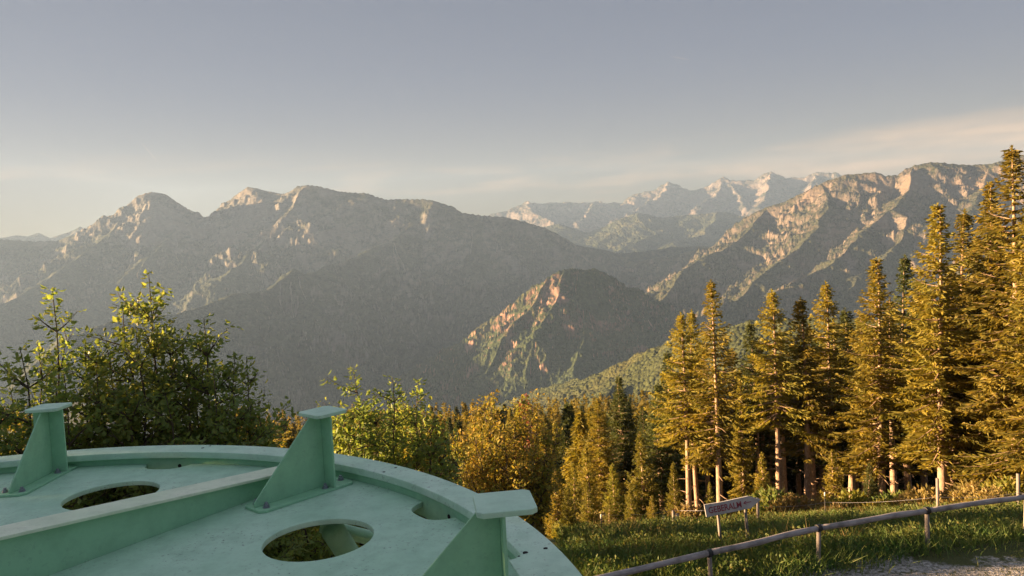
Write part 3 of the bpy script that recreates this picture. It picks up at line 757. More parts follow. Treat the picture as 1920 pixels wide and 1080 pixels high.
# ------------------------------------------------------------------ broadleaved trees
def broadleaf(name, label, x, y, ztop, leaders, m, seed, leaf=0.095, spread=1.0, zlow=-6.0, dens=1.0, cat='maple', nside=26, red=False):
    """leaders: (dx, dy, ztop) upright shoots that carry side shoots with opposite leaves"""
    r = np.random.default_rng(seed); g = float(G(x, y))
    e = empty(name, (x, y, g)); tb = MB(); C = []; Dd = []; Nn = []; Ll = []
    fork = g + (zlow - g) * 0.55
    tb.tube([(0, 0, -0.4), (0.05, 0.03, (fork - g) * 0.5), (0, 0, fork - g)], [0.17, 0.13, 0.11], 9, False, 0.05)

    def shoot(p0, d0, ln, rad, lvl):
        n = max(3, int(ln / 0.16)); pts = [p0]; d = d0.copy()
        for q in range(n):
            d = unit(d + r.normal(0, 0.09, 3) + np.array([0, 0, 0.05])); pts.append(pts[-1] + d * ln / n)
        pts = np.array(pts)
        tb.tube([tuple(p) for p in pts[::max(1, n // 5)]], [max(0.0035, rad * (1 - 0.85 * q / max(1, len(pts[::max(1, n // 5)]) - 1))) for q in range(len(pts[::max(1, n // 5)]))], 4, False)
        return pts

    def leaves(pts, f0=0.1):
        n = len(pts); seg = np.linalg.norm(np.diff(pts, axis=0), axis=1).sum()
        k = max(4, int(seg * (1 - f0) / (0.028 / dens))); t = r.uniform(f0, 1, k) * (n - 1); i0 = np.minimum(t.astype(int), n - 2); f = (t - i0)[:, None]
        c = pts[i0] * (1 - f) + pts[i0 + 1] * f; tang = unit(pts[i0 + 1] - pts[i0])
        o_ = unit(np.cross(tang, r.normal(0, 1, (k, 3))))
        pet = unit(o_ + tang * 0.5 + np.array([0, 0, 0.15])); c = c + pet * r.uniform(0.02, 0.10, k)[:, None]
        d = unit(pet + r.normal(0, 0.35, (k, 3)) + np.array([0, 0, -0.45])); s = unit(np.cross(d, np.array([0, 0, 1.0]) + r.normal(0, 0.35, (k, 3))))
        C.append(c); Dd.append(d); Nn.append(s); Ll.append(leaf * r.uniform(0.6, 1.25, k))

    for (dx, dy, zt) in leaders:
        top = np.array([dx, dy, zt - g]); st = np.array([dx * 0.12, dy * 0.12, (fork - g) * r.uniform(0.8, 1)])
        m1 = st * 0.55 + top * 0.45 + np.array([dx * 0.35, dy * 0.35, 0]) * 0.6
        ts = np.linspace(0, 1, 14)[:, None]; P = st * (1 - ts) ** 2 + 2 * m1 * ts * (1 - ts) + top * ts ** 2 + r.normal(0, 0.025, (14, 3)) * (ts < 0.99)
        tb.tube([tuple(p) for p in P], list(np.linspace(0.055, 0.005, 14)), 6, False)
        leaves(P[7:]); leaves(P[10:]); leaves(P[12:])
        H_ = P[-1][2] - P[0][2]
        for q in range(int(nside * 1.15 * dens ** 0.3)):
            t = r.uniform(0.10, 0.99) ** 0.75; i0 = int(t * 13); p = P[min(i0, 13)]
            below = P[-1][2] - p[2]
            ln = (0.22 + 0.36 * below ** 0.75) * r.uniform(0.55, 1.15) * spread; ln = min(ln, 1.9 * spread)
            an = r.random() * 6.283; el = r.uniform(0.35, 0.95)
            pts = shoot(p, unit(np.array([cos(an), sin(an), el])), ln, 0.016, 1); leaves(pts, 0.15)
            for w in range(int(ln * 5.5)):
                j = r.integers(1, len(pts)); an2 = an + r.uniform(-1.3, 1.3)
                l2 = r.uniform(0.15, 0.45) * min(1.3, ln + .3)
                leaves(shoot(pts[j], unit(np.array([cos(an2), sin(an2), r.uniform(0.1, 0.9)])), l2, 0.006, 2), 0.05)
    c = np.concatenate(C); d = np.concatenate(Dd); s = np.concatenate(Nn); l = np.concatenate(Ll)
    # folded six-point leaves: two halves meeting along the midrib
    nr = np.cross(d, s); k = len(c); w = l * r.uniform(0.24, 0.36, k)
    V = np.empty((k, 6, 3)); V[:, 0] = c; V[:, 1] = c + d * (l * .38)[:, None] + s * w[:, None] + nr * (w * .35)[:, None]; V[:, 2] = c + d * (l * .68)[:, None] + s * (w * .72)[:, None] + nr * (w * .3)[:, None]
    V[:, 3] = c + d * l[:, None] - nr * (l * .08)[:, None]; V[:, 4] = c + d * (l * .68)[:, None] - s * (w * .72)[:, None] + nr * (w * .3)[:, None]; V[:, 5] = c + d * (l * .38)[:, None] - s * w[:, None] + nr * (w * .35)[:, None]
    b = np.arange(k)[:, None] * 6
    Q = np.concatenate([b + np.array([0, 1, 2, 3]), b + np.array([0, 3, 4, 5])])
    ob('trunk', tb.mesh('trunk', True), M_TWIG, e); ob('crown', mesh_np('crown', V.reshape(-1, 3), Q), m, e)
    tag(e, label, cat)
    return e


def leaders_px(cx, cy, lst):
    out = []
    for px, py, d in lst:
        p = atd(px, py, d); out.append((p[0] - cx, p[1] - cy, p[2]))
    return out


def bl(name, label, px, d, lst, m, seed, **k):
    c = atd(px, 800, d)
    return broadleaf(name, label, c[0], c[1], 0, leaders_px(c[0], c[1], lst), m, seed, **k)


bl('maple_tree', 'green maple at the far left with a leader rising behind the left bracket', 110, 12.2,
   [(98, 545, 12.2), (38, 655, 12.0), (160, 650, 12.4), (70, 640, 12.8), (-30, 740, 11.8), (120, 700, 11.4), (20, 730, 12.8)], M_MAPLE, 101, nside=30)
bl('maple_tree', 'tallest green maple behind the left part of the platform rim', 270, 12.0,
   [(279, 515, 12.0), (230, 572, 12.2), (255, 620, 11.6), (200, 640, 12.4), (318, 600, 12.3), (180, 690, 11.6), (290, 650, 12.8), (235, 720, 11.2)], M_MAPLE, 102, nside=34)
bl('maple_tree', 'green maple with spreading right flank left of the middle bracket', 390, 11.6,
   [(382, 596, 11.6), (340, 640, 11.9), (440, 668, 11.5), (462, 670, 12.0), (400, 690, 11.2), (430, 735, 12.2), (360, 700, 12.5), (485, 770, 11.8), (310, 740, 11.0)], M_MAPLE, 103, nside=34)
bl('maple_tree', 'green maple with three tips right behind the middle bracket', 715, 13.2,
   [(662, 690, 13.2), (736, 708, 13.0), (784, 714, 13.4), (700, 750, 12.8), (640, 760, 13.0), (815, 775, 13.2), (755, 760, 13.6), (690, 800, 13.8), (835, 830, 13.4)], M_MAPLE, 104, nside=30)
bl('autumn_tree', 'orange and yellow leaved tree lit by the sun right of the maples', 950, 23.0,
   [(905, 745, 23.0), (880, 770, 22.6), (930, 760, 23.4), (962, 752, 23.2), (985, 738, 23.8), (1010, 770, 23.0), (860, 830, 22.4), (1030, 815, 23.2), (945, 800, 22), (1000, 840, 22.4), (900, 820, 23), (975, 870, 21.6), (1030, 880, 22.4), (918, 738, 23.6), (1000, 732, 24.2), (846, 812, 22.2), (1046, 800, 23.8)],
   M_AUTUMN, 105, leaf=0.12, nside=32, spread=1.0, zlow=-9.5, cat='autumn tree', dens=0.5)
bl('autumn_shrub', 'sprig of pink red leaves poking up above the orange tree', 985, 24.5,
   [(983, 742, 24.5), (978, 752, 24.3), (990, 756, 24.6)], M_RED, 106, leaf=0.12, nside=7, spread=0.5, zlow=-8, cat='shrub')
bl('shrub', 'yellowish shrub low at the far left behind the left bracket', 20, 17.5,
   [(10, 765, 17.5), (45, 775, 17.0), (-25, 790, 17.2), (30, 810, 16.6), (75, 800, 18)], M_AUTUMN, 107, leaf=0.09, nside=26, zlow=-7, cat='shrub')
bl('maple_tree', 'low green maple filling the space under the middle of the platform', 560, 13.0,
   [(540, 900, 13), (600, 890, 13.2), (480, 890, 12.4), (660, 900, 12.6), (570, 930, 12), (630, 960, 11.8), (430, 880, 12.8), (520, 960, 11.6), (760, 900, 13), (830, 900, 14)], M_MAPLE, 108, leaf=0.10, nside=30, zlow=-7)
bl('maple_tree', 'low green maple seen through the left hole of the platform', 230, 12.4,
   [(160, 860, 12.4), (220, 870, 12.2), (280, 865, 12.4), (340, 870, 12), (200, 910, 11.6), (260, 915, 11.6), (90, 870, 12)], M_MAPLE, 109, leaf=0.10, nside=30, zlow=-6.5)

# ------------------------------------------------------------------ undergrowth along the trees
sh = [(1290, 950, 40), (1400, 935, 41), (1450, 920, 41), (1485, 930, 40), (1528, 935, 42), (1600, 925, 41), (1690, 925, 42), (1735, 915, 41), (1830, 905, 41), (1890, 900, 40), (1225, 960, 37), (1180, 985, 34), (1110, 960, 34), (1060, 985, 31), (1340, 960, 39), (1865, 915, 37), (1575, 945, 38), (1655, 940, 39)]
SL = ['at the foot of the leftmost bare trunk', 'right behind the arrow sign tip', 'under the reddish trunk', 'right of the reddish trunk', 'under the narrow spruce', 'by the dark gap', 'left of the wooden stake', 'between stake and great trunk',
      'right of the great trunk', 'at the right edge below the spruces', 'below the yellowish larch', 'below the feathery larch', 'below the small pale larch', 'beside the platform rim', 'just behind the arrow sign', 'nearest the right edge', 'left of the shaded bare trunk', 'right of the shaded bare trunk']


def shrub_mesh(seed):
    r = np.random.default_rng(seed); n = 2600
    th = r.random(n) * 6.28; rad = np.sqrt(r.random(n)) * 0.9; z = r.random(n) * (1.35 - 0.9 * rad ** 1.5)
    lump = 1 + 0.3 * np.sin(th * 3 + seed) + 0.2 * np.sin(th * 5)
    c = np.stack([np.cos(th) * rad * lump, np.sin(th) * rad * lump, z], -1); d = unit(c * np.array([1, 1, 0.3]) + r.normal(0, 0.5, c.shape) + np.array([0, 0, 0.7]))
    V, Q = diamonds(c, d, unit(np.cross(d, r.normal(0, 1, c.shape))), r.uniform(0.10, 0.24, n), r.uniform(0.05, 0.10, n))
    leafs = mesh_np('foliage', V, Q)
    mb = MB()
    for k in range(9):
        a_ = k * 0.7 + r.random(); l = r.uniform(0.4, 0.8)
        mb.tube([(0, 0, -0.1), (cos(a_) * l * .5, sin(a_) * l * .5, 0.5), (cos(a_) * l, sin(a_) * l, 1.0)], [0.02, 0.012, 0.004], 4, False)
    return leafs, mb.mesh('stem', True)


SHP = [shrub_mesh(s) for s in (1, 2, 3)]
for k, (px, py, d) in enumerate(sh):
    p = atd(px, py, d); g = float(G(p[0], p[1])); lf, st = SHP[k % 3]
    e = empty('shrub', (p[0], p[1], g), k * 1.3); s_ = max(0.6, (p[2] - g) / 1.3); e.scale = (s_ * 1.1, s_ * 1.1, s_)
    ob('foliage', mesh_with(lf, (M_DRY, M_LARCH, M_WEED, M_DRY)[k % 4]), None, e); ob('stem', mesh_with(st, M_TWIG), None, e)
    tag(e, 'sunlit bushy shrub ' + SL[k], 'shrub', 'shrubs along the foot of the spruces')

# ------------------------------------------------------------------ grass and weeds
def grass(n, x0, x1, y0, y1, h0, h1, seed, wide=0.02, keep=None):
    r = np.random.default_rng(seed); x = r.uniform(x0, x1, n); y = r.uniform(y0, y1, n)
    k = keep(x, y, r); x = x[k]; y = y[k]; n = len(x)
    cl = 0.5 + 0.5 * np.clip(fbm(x, y, 2.2, 3, 0.6, seed) * 1.8, -1, 1)
    h = r.uniform(h0, h1, n) * (0.45 + 0.9 * cl); c = np.stack([x, y, G(x, y) - 0.05], -1)
    lean = r.normal(0, 0.33, (n, 3)); lean[:, 2] = 1; d = unit(lean); s = unit(np.cross(d, r.normal(0, 1, (n, 3))))
    w = wide * r.uniform(0.6, 1.5, n); tip = c + d * h[:, None]; tip[:, :2] += lean[:, :2] * (h * 0.5)[:, None]; md = c + d * (h * .5)[:, None]
    V = np.stack([c - s * w[:, None], c + s * w[:, None], md + s * (w * .8)[:, None], tip, md - s * (w * .8)[:, None]], 1).reshape(-1, 3)
    b = np.arange(n)[:, None] * 5
    return mesh_np('grass', V, b + np.array([0, 1, 2, 4]), b + np.array([4, 2, 3]))


M_GRASS = m_leaf("grass_blades", (0.075, 0.150, 0.036), (0.13, 0.175, 0.045), (0.22, 0.19, 0.09), 0.8, 0.3)
fence_y = lambda x: np.interp(x, [0, 4.9, 8, 11.1, 14, 20], [16, 17.8, 18.9, 19.7, 20.3, 21.4])
tag(ob('grass', grass(190000, 0.5, 24, 14, 33, 0.28, 0.66, 3, 0.010, lambda x, y, r: (y > fence_y(x) - 0.35 + r.normal(0, .3, len(x))) & (x > y * 0.05) & (x < y * 0.75 + 1)), M_GRASS),
    'rough green grass growing on the slope behind the rail fence', 'grass', None, 'stuff')
tag(ob('dry_weeds', grass(75000, 1, 34, 19.3, 45, 0.3, 0.8, 4, 0.010, lambda x, y, r: (r.random(len(x)) < 0.35 + (y - 19) / 25) & (y > fence_y(x) + .6) & (x > .05 * y) & (fbm(x, y, 3.0, 2, .5, 90) > -0.25)), M_DRY),
    'dry tan weeds along the foot of the spruces', 'weeds', None, 'stuff')
tag(ob('short_grass', grass(60000, 4, 18, 13.5, 20, 0.04, 0.13, 5, 0.008, lambda x, y, r: (y < fence_y(x) + .3) & (fbm(x, y, 1.6, 4, 0.6, 77) + 0.9 * (y - 18.95) + 0.3 * np.clip(x - 10.6, 0, 9) > 0.1)), M_GRASS),
    'short trodden grass between the fence and the gravel', 'grass', None, 'stuff')

# weeds with leafy heads, standing in the grass
tag(ob('meadow_herbs', (lambda r: (lambda c, d: mesh_np('herbs', *diamonds(c, d, unit(np.cross(d, r.normal(0, 1, c.shape))), r.uniform(.06, .16, len(c)), r.uniform(.03, .07, len(c)))))(
    *(lambda b, k: (b[k] + np.stack([r.normal(0, .12, len(k)), r.normal(0, .12, len(k)), r.random(len(k)) * r.uniform(.2, .65, len(b))[k]], -1), unit(r.normal(0, .6, (len(k), 3)) + np.array([0, 0, .6]))))(
        (lambda x, y: np.stack([x, y, G(x, y)], -1))(*(lambda x, y: (x[(y > fence_y(x)) & (x > .05 * y)], y[(y > fence_y(x)) & (x > .05 * y)]))(r.uniform(1, 24, 2600), r.uniform(17, 33, 2600))),
        r.integers(0, 1800, 95000))))(np.random.default_rng(12)), M_WEED), 'leafy herbs scattered through the rough grass', 'herbs', None, 'stuff')

# ------------------------------------------------------------------ rail fence
fe = empty('rail_fence', (9, 18.6, -8.6)); tag(fe, 'weathered grey wooden rail fence with dark strapped posts beside the gravel', 'fence')
IF = Vector((-9, -18.6, 8.6))
pts = [onz(930, 1128, -7.58), onz(1140, 1081, -7.58), onz(1330, 1037, -7.58), onz(1535, 990, -7.58), onz(1738, 957, -7.58), onz(1924, 931, -7.58), onz(2130, 908, -7.58)]
pts = [Vector(p) for p in pts]
FP = [0, 2, 3, 4, 5, 6]
for a_, b_ in zip(FP[:-1], FP[1:]):
    p, q = pts[a_], pts[b_]; t = (q - p); l = t.length
    mb = MB(); n = 9
    mb.tube([(l * (k / n) - 0.0, 0.008 * sin(k * 1.3), 0.009 * sin(k * 0.9 + a_)) for k in range(n + 1)], [0.074 + 0.005 * sin(k * 1.7 + a_) for k in range(n + 1)], 12, True, 0.03)
    r_ = ob('rail', mb.mesh('rail', True), M_RAIL, fe)
    r_.location = p + IF; r_.rotation_euler = (0, -math.asin(t.z / l), atan2(t.y, t.x))
for k_, i_ in enumerate(FP):
    p = pts[i_]; g = float(G(p.x, p.y)) - 0.3
    lean = (0.03, -0.02, 0.05, 0.0, 0.04, 0)[k_]
    mb = MB(); mb.tube([(0, 0, 0), (lean * .5, 0, (p.z - g) * .5), (lean, 0, p.z - g - 0.05)], [0.062, 0.058, 0.054], 10, True, 0.04)
    o_ = ob('post', mb.mesh('post', True), M_WOOD, fe); o_.location = Vector((p.x - lean, p.y, g)) + IF
    mb = MB(); t = (pts[min(i_ + 1, 6)] - pts[max(i_ - 1, 0)]).normalized()
    mb.tube([tuple(-t * 0.06), tuple(t * 0.055)], 0.096, 14, True)
    o_ = ob('strap', mb.mesh('strap', False, 0.004), M_DARKMETAL, fe); o_.location = p + IF

# ------------------------------------------------------------------ arrow sign
pL = atd(1322, 958, 21.2); pR = atd(1427, 938, 21.6)
g = float(G(pL[0], pL[1]))
se = empty('arrow_sign', (pL[0], pL[1], g)); tag(se, 'weathered wooden arrow board with red hand painted letters pointing right on two stakes', 'sign')
vx = Vector(pR - pL); l = vx.length; vz = Vector((0, 0, 1)); xdir = vx.normalized(); ydir = vz.cross(xdir).normalized(); zdir = xdir.cross(ydir)
MS = Matrix.Translation(Vector(pL) - Vector((pL[0], pL[1], g))) @ Matrix(((xdir.x, ydir.x, zdir.x, 0), (xdir.y, ydir.y, zdir.y, 0), (xdir.z, ydir.z, zdir.z, 0), (0, 0, 0, 1)))
hb = 0.185
poly = [(0, -hb + .01), (0.02, -hb), (l - 0.32, -hb + .02), (l, 0.02), (l - 0.34, hb + .01), (0.5, hb - .012), (0.0, hb)]
mb = MB(); mb.add([MS @ Vector((x, -0.016, z)) for x, z in poly] + [MS @ Vector((x, 0.016, z)) for x, z in poly],
                  [tuple(range(7)), tuple(range(7, 14))[::-1]] + [(i_, 7 + i_, 7 + (i_ + 1) % 7, (i_ + 1) % 7) for i_ in range(7)])
ob('board', mb.mesh('board', False, 0.006), M_BOARD, se)
for dx, in ((0.36,), (l - 0.45,)):
    p = MS @ Vector((dx, 0.055, -hb + .12)); wx_, wy_ = p.x + pL[0], p.y + pL[1]; gg = float(G(wx_, wy_)) - g
    mb = MB(); mb.tube([(p.x + 0.10, p.y, gg - 0.3), (p.x + .03, p.y, (gg + p.z) / 2), (p.x, p.y, p.z)], [0.045, 0.042, 0.04], 9, True, 0.04)
    ob('stake', mb.mesh('stake', True), M_WOOD, se)


def text_mesh(s_, size, name):
    cu = bpy.data.curves.new(name, 'FONT'); cu.body = s_; cu.size = size; cu.extrude = 0.0015; cu.offset = 0.004; cu.align_x = 'LEFT'; cu.align_y = 'CENTER'
    to = bpy.data.objects.new(name, cu); COL.objects.link(to)
    dg = bpy.context.evaluated_depsgraph_get(); me = bpy.data.meshes.new_from_object(to.evaluated_get(dg))
    bpy.data.objects.remove(to); me.name = name; return me


tm = text_mesh("GEBERALM", 0.25, 'lettering')
xs = [v_.co.x for v_ in tm.vertices]; k_ = (l - 0.66) / (max(xs) - min(xs))
tm.transform(MS @ Matrix.Translation((0.09, -0.019, -0.01)) @ Matrix.Rotation(RAD(90), 4, 'X') @ Matrix.Diagonal((k_, 1, 1, 1)))
ob('lettering', tm, M_REDPAINT, se)
mb = MB()
for (x0, z0, x1, z1) in ((l - .50, .02, l - .28, .02), (l - .50, .02, l - .42, .065), (l - .50, .02, l - .42, -.025)):
    mb.tube([tuple(MS @ Vector((x0, -0.018, z0))), tuple(MS @ Vector((x1, -0.018, z1)))], 0.010, 6, True)
ob('arrow_mark', mb.mesh('arrow_mark'), M_REDPAINT, se)

# ------------------------------------------------------------------ wire fence behind the meadow
we = empty('wire_fence', (10, 28, -11)); tag(we, 'thin electric wire fence with scattered stakes in front of the spruces', 'fence')
IW = Vector((-10, -28, 11))
wp = []
for (px, py, d, kind) in [(1128, 1000, 25.5, 'metal'), (1262, 966, 30.5, 'wood'), (1420, 934, 28.5, 'wood'), (1546, 925, 31.5, 'metal'), (1757, 896, 30.0, 'wood'), (1908, 872, 30.5, 'wood'), (2060, 860, 30, 'wood')]:
    p = Vector(atd(px, py, d)); g = float(G(p.x, p.y)); top = p.z if kind != 'x' else g + 1.2
    top = min(max(top, g + 0.9), g + 1.6)
    mb = MB(); rad = 0.018 if kind == 'metal' else 0.055
    mb.tube([(0, 0, g - 0.3), (0.01, 0, top)], rad, 8, True, 0.03)
    o_ = ob('post', mb.mesh('post', True), M_DARKMETAL if kind == 'metal' else M_WOOD, we); o_.location = Vector((p.x, p.y, 0)) + IW
    if kind == 'metal':
        mb = MB(); mb.tube([(0.01, 0, top - 0.10), (0.01, 0, top + 0.04)], 0.030, 8, True)
        c_ = ob('insulator', mb.mesh('insulator', True), M_WHITE, we); c_.location = o_.location
    wp.append((Vector((p.x, p.y, g)), top - g))
for hgt in (0.42, 0.95):
    mb = MB(); path = []
    for (a_, _), (b_, _2) in zip(wp[:-1], wp[1:]):
        for k in range(8):
            t = k / 8; q = a_.lerp(b_, t); q = Vector((q.x, q.y, q.z + hgt - 0.35 * t * (1 - t) * hgt)); path.append(q + IW + Vector((0, -0.06, 0)))
    mb.tube(path, 0.004, 5, True); ob('wire', mb.mesh('wire', True), M_ZINC, we)
# two old stumps by the wire fence
for px, py, d, lb in ((1268, 968, 33, 'short broken wooden stake right of the larches'), (1243, 972, 34, 'short leaning wooden stake left of the broken one')):
    p = Vector(atd(px, py, d)); g = float(G(p.x, p.y)); mb = MB(); mb.tube([(0, 0, g - .2), (.03, 0, (g + max(p.z, g + .9)) / 2), (.05, .02, max(p.z, g + .9))], [.10, .09, .07], 9, True, .06)
    o_ = ob('stake', mb.mesh('stake', True), M_WOOD); o_.location = (p.x, p.y, 0); tag(o_, lb, 'stake')

# ------------------------------------------------------------------ steel platform
CX, CY, ZD, ZF = -3.361, 2.433, -1.60, -1.495
pe = empty('steel_platform', (CX, CY, -8.6)); tag(pe, 'round pale green painted steel platform with brackets, radial beam and round holes', 'platform')
PI_ = Vector((-CX, -CY, 8.6))


def polar(r, a): return (r * cos(RAD(a)), r * sin(RAD(a)))


def plate(name, loops, z_top, thick, m, parent, bev=0.004, loc=(0, 0)):
    cu = bpy.data.curves.new(name, 'CURVE'); cu.dimensions = '2D'; cu.fill_mode = 'BOTH'; cu.extrude = thick / 2 - bev; cu.bevel_depth = bev; cu.bevel_resolution = 2; cu.offset = -bev
    for lp in loops:
        s_ = cu.splines.new('POLY'); s_.points.add(len(lp) - 1); s_.use_cyclic_u = True
        for p_, c_ in zip(s_.points, lp): p_.co = (c_[0], c_[1], 0, 1)
    to = bpy.data.objects.new(name, cu); COL.objects.link(to)
    me = bpy.data.meshes.new_from_object(to.evaluated_get(bpy.context.evaluated_depsgraph_get())); bpy.data.objects.remove(to)
    me.name = name; me.materials.clear()
    me.transform(Matrix.Translation((0, 0, z_top - thick / 2)))
    o_ = ob(name, me, m, parent); o_.location = (0, 0, 0)
    return o_


Z0 = 8.6   # platform local z = world z + 8.6
outer = []; a_ = 0.0
notches = [-45 + 42.4 * k + 1.2 for k in range(9)]
RW = 3.538


def notch_depth(a):
    for c_ in (81.2, 36.6, -5.6, 123.6, 165.8, 208.2, 250.6, 293.0):
        u_ = abs((a - c_ + 180) % 360 - 180) / 3.1
        if u_ < 1: return 0.15 * (1 - u_ ** 3.2) ** 0.6
    return 0


for k in range(1440):
    a = k * 0.25; outer.append(polar(RW - notch_depth(a), a))
holes = []
for c_ in (38.3, 80.4, -3.9, 122.6, 164.7, 206.8, 249.0, 291.1):
    hx, hy = polar(2.79, c_); holes.append([(hx + 0.308 * cos(q * pi / 32), hy + 0.308 * sin(q * pi / 32)) for q in range(64)])
inner = [polar(0.9, q * 5) for q in range(72)]
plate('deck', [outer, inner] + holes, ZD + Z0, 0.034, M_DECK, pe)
# flange ring with a wider splice piece at its near right end
ang = [q * 1.0 for q in range(360)]
fo = [polar(3.710, q) for q in ang]; fi = [polar(3.508 + 0.012 * sin(RAD(q * 3)), q) for q in ang]
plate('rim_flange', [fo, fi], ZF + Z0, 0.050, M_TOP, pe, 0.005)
spc = [Vector(onz(*q, ZF + .0105)) for q in ((976, 1040), (968, 1046), (955, 1050), (962, 1062), (976, 1082))]
re_ = math.hypot(spc[-1].x - CX, spc[-1].y - CY); ae_ = math.degrees(atan2(spc[-1].y - CY, spc[-1].x - CX)); as_ = math.degrees(atan2(spc[0].y - CY, spc[0].x - CX))
spl = [polar(3.697, q) for q in np.linspace(-24, as_ + 0.3, 30)] + [(q.x - CX, q.y - CY) for q in spc] + [polar(re_, q) for q in np.linspace(ae_ - 0.5, -24, 30)]
plate('splice_plate', [spl], ZF + Z0 + 0.0105, 0.010, M_TOP, pe, 0.002)
# rim web: a curved wall below the flange
mb = MB(); n = 240
for r_a, r_b, z_a, z_b in ((3.540, 3.552, -1.70, ZF - 0.0505),):
    vs = []; fs = []
    for k in range(n):
        a = 360 * k / n
        for rr_, zz_ in ((r_a, z_a), (r_b, z_a), (r_b, z_b), (r_a, z_b)): x_, y_ = polar(rr_, a); vs.append((x_, y_, zz_ + Z0))
    for k in range(n):
        for q in range(4): fs.append((k * 4 + q, k * 4 + (q + 1) % 4, ((k + 1) % n) * 4 + (q + 1) % 4, ((k + 1) % n) * 4 + q))
    mb.add(vs, fs)
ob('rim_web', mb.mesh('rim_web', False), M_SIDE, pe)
# radial beams: top flange + web


def local_mat(px_, py_, rz_): return Matrix.Translation((px_, py_, 0)) @ Matrix.Rotation(rz_, 4, 'Z')


WB = Vector((-1.839, 4.865)); bd = Vector((-.549, -.836)).normalized(); bn = Vector((.836, -.549)).normalized()


def wpt(t, o_, z): q = WB + bd * t + bn * o_; return (q.x - CX, q.y - CY, z + Z0)


def bz(t): return -1.448 + 0.1 * t


def slab(t0, t1, o0, o1, za, zb):
    mb = MB(); mb.add([wpt(t0, o0, za(t0)), wpt(t1, o0, za(t1)), wpt(t1, o1, za(t1)), wpt(t0, o1, za(t0)), wpt(t0, o0, zb(t0)), wpt(t1, o0, zb(t1)), wpt(t1, o1, zb(t1)), wpt(t0, o1, zb(t0))],
                      [(0, 1, 2, 3), (4, 7, 6, 5), (0, 4, 5, 1), (1, 5, 6, 2), (2, 6, 7, 3), (3, 7, 4, 0)])
    return mb


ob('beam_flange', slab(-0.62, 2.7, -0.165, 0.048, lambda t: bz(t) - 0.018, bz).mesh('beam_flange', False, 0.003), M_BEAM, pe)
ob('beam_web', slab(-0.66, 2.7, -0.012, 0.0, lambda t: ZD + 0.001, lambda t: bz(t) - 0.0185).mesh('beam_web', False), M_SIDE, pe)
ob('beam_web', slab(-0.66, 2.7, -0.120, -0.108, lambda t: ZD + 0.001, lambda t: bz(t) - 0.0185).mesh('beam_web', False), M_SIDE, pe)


def bracket(x, y, rz, label):
    """local x = outwards, gusset in the xz plane, foot at x=-0.55"""
    M0 = local_mat(x - CX, y - CY, rz); zb = ZD + Z0 + 0.0005
    b = bpy.data.objects.new('bracket', None)
    mb = MB(); mb.box(-0.048, -0.034, -0.115, 0.115, 0.0175, 0.510, None)
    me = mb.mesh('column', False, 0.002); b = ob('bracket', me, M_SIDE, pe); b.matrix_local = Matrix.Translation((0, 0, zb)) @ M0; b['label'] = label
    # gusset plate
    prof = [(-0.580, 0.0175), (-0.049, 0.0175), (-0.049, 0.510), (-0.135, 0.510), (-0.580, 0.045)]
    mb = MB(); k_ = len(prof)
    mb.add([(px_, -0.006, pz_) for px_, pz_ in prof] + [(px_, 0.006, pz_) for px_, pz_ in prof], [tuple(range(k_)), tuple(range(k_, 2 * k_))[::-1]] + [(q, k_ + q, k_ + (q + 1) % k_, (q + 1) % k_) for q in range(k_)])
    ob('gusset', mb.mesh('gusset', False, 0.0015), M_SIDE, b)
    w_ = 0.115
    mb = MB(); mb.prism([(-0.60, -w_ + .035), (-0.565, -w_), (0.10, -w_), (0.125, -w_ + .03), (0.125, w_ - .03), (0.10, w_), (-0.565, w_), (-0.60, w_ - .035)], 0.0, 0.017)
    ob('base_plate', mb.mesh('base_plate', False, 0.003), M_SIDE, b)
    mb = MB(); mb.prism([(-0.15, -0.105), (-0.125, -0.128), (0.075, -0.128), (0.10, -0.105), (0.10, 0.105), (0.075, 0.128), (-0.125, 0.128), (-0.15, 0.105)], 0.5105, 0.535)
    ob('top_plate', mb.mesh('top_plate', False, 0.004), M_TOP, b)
    for bx, by in ((-0.53, -0.06), (-0.53, 0.06), (-0.085, -0.06), (-0.085, 0.06), (0.085, 0.0)):
        mb = MB(); mb.tube([(bx, by, 0.017), (bx, by, 0.021)], 0.024, 16, True)
        mb.tube([(bx, by, 0.0211), (bx, by, 0.037)], 0.0185, 6, True); mb.tube([(bx, by, 0.0371), (bx, by, 0.050)], 0.0105, 10, True)
        ob('bolt', mb.mesh('bolt', False, 0.0012), M_ZINC, b)
    return b


bracket(-1.335, 5.13, RAD(48.5), 'middle bracket bolted beside the end of the radial beam')
bracket(-3.690, 5.850, RAD(91.5), 'left bracket seen almost edge on')
bracket(-0.055, 3.085, RAD(7.0), 'nearest bracket at the right rim, cut off below')
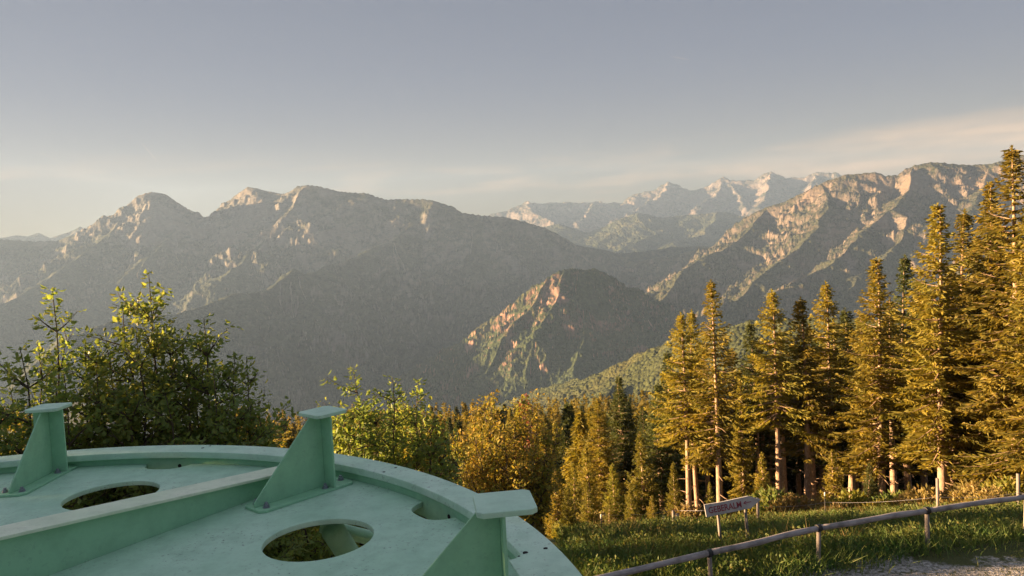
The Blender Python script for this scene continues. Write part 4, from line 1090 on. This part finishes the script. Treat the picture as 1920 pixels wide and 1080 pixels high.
# black discs standing in for the shade inside bolt and drain holes
for px_, py_, z_, r_ in ((985, 1036, ZF + 0.0105, 0.013), (1023, 1028, ZF + 0.0105, 0.011), (973, 1043, ZF + .0105, 0.006), (720, 885, ZF, 0.010), (742, 877, ZF, 0.010), (380, 840, ZF, 0.012), (394, 836, ZF, 0.010)):
    p = Vector(onz(px_, py_, z_)) + PI_; mb = MB(); mb.tube([(p.x, p.y, p.z - 0.003), (p.x, p.y, p.z + 0.0012)], r_, 14, True); ob('dark_hole_disc', mb.mesh('dark_hole_disc'), M_HOLE, pe)
for a in (79.9, 34.8):
    x_, y_ = polar(3.539, a); mb = MB(); t = Vector((cos(RAD(a)), sin(RAD(a)), 0)); mb.tube([tuple(Vector((x_, y_, ZD + Z0 - .02)) - t * 0.002), tuple(Vector((x_, y_, ZD + Z0 - .02)) + t * 0.004)], 0.016, 12, True); ob('dark_hole_disc', mb.mesh('dark_hole_disc'), M_HOLE, pe)
# tubular legs under the deck
A0 = Vector(atd(612, 975, 5.0)); A1 = Vector(atd(668, 1062, 5.2)); dA = (A1 - A0).normalized()
mb = MB(); mb.tube([tuple(A0 + PI_ + dA * 0.10), tuple(A0 + PI_ + dA * 0.9)], 0.078, 24, True); ob('support_tube', mb.mesh('support_tube', True), M_SIDE, pe)
B0 = Vector(atd(600, 985, 5.9)); B1 = Vector(atd(720, 1015, 5.7)); dB = (B1 - B0).normalized()
mb = MB(); mb.tube([tuple(B0 + PI_ + dB * 0.02), tuple(B0 + PI_ + dB * 0.9)], 0.055, 24, True); ob('support_tube', mb.mesh('support_tube', True), M_SIDE, pe)
mb = MB(); mb.tube([(0, 0, -0.2), (0, 0, ZD + Z0 - 0.03)], 0.85, 40, True); ob('support_column', mb.mesh('support_column', True), M_SIDE, pe)

# ------------------------------------------------------------------ haze
mb = MB(); mb.box(-6500, 9800, -350, 14600, -775, 1420)
hz = ob('haze', mb.mesh('haze'))
m, o = mat("haze_air")
pv = N.new('ShaderNodeVolumePrincipled'); pv.inputs['Color'].default_value = (0.375, 0.565, 0.93, 1); pv.inputs['Density'].default_value = 5.0e-5; pv.inputs['Anisotropy'].default_value = 0.1
L.new(pv.outputs[0], o.inputs['Volume']); hz.data.materials.append(m)
tag(hz, 'thin blue evening haze filling the valley between the mountains', 'haze', None, 'stuff')
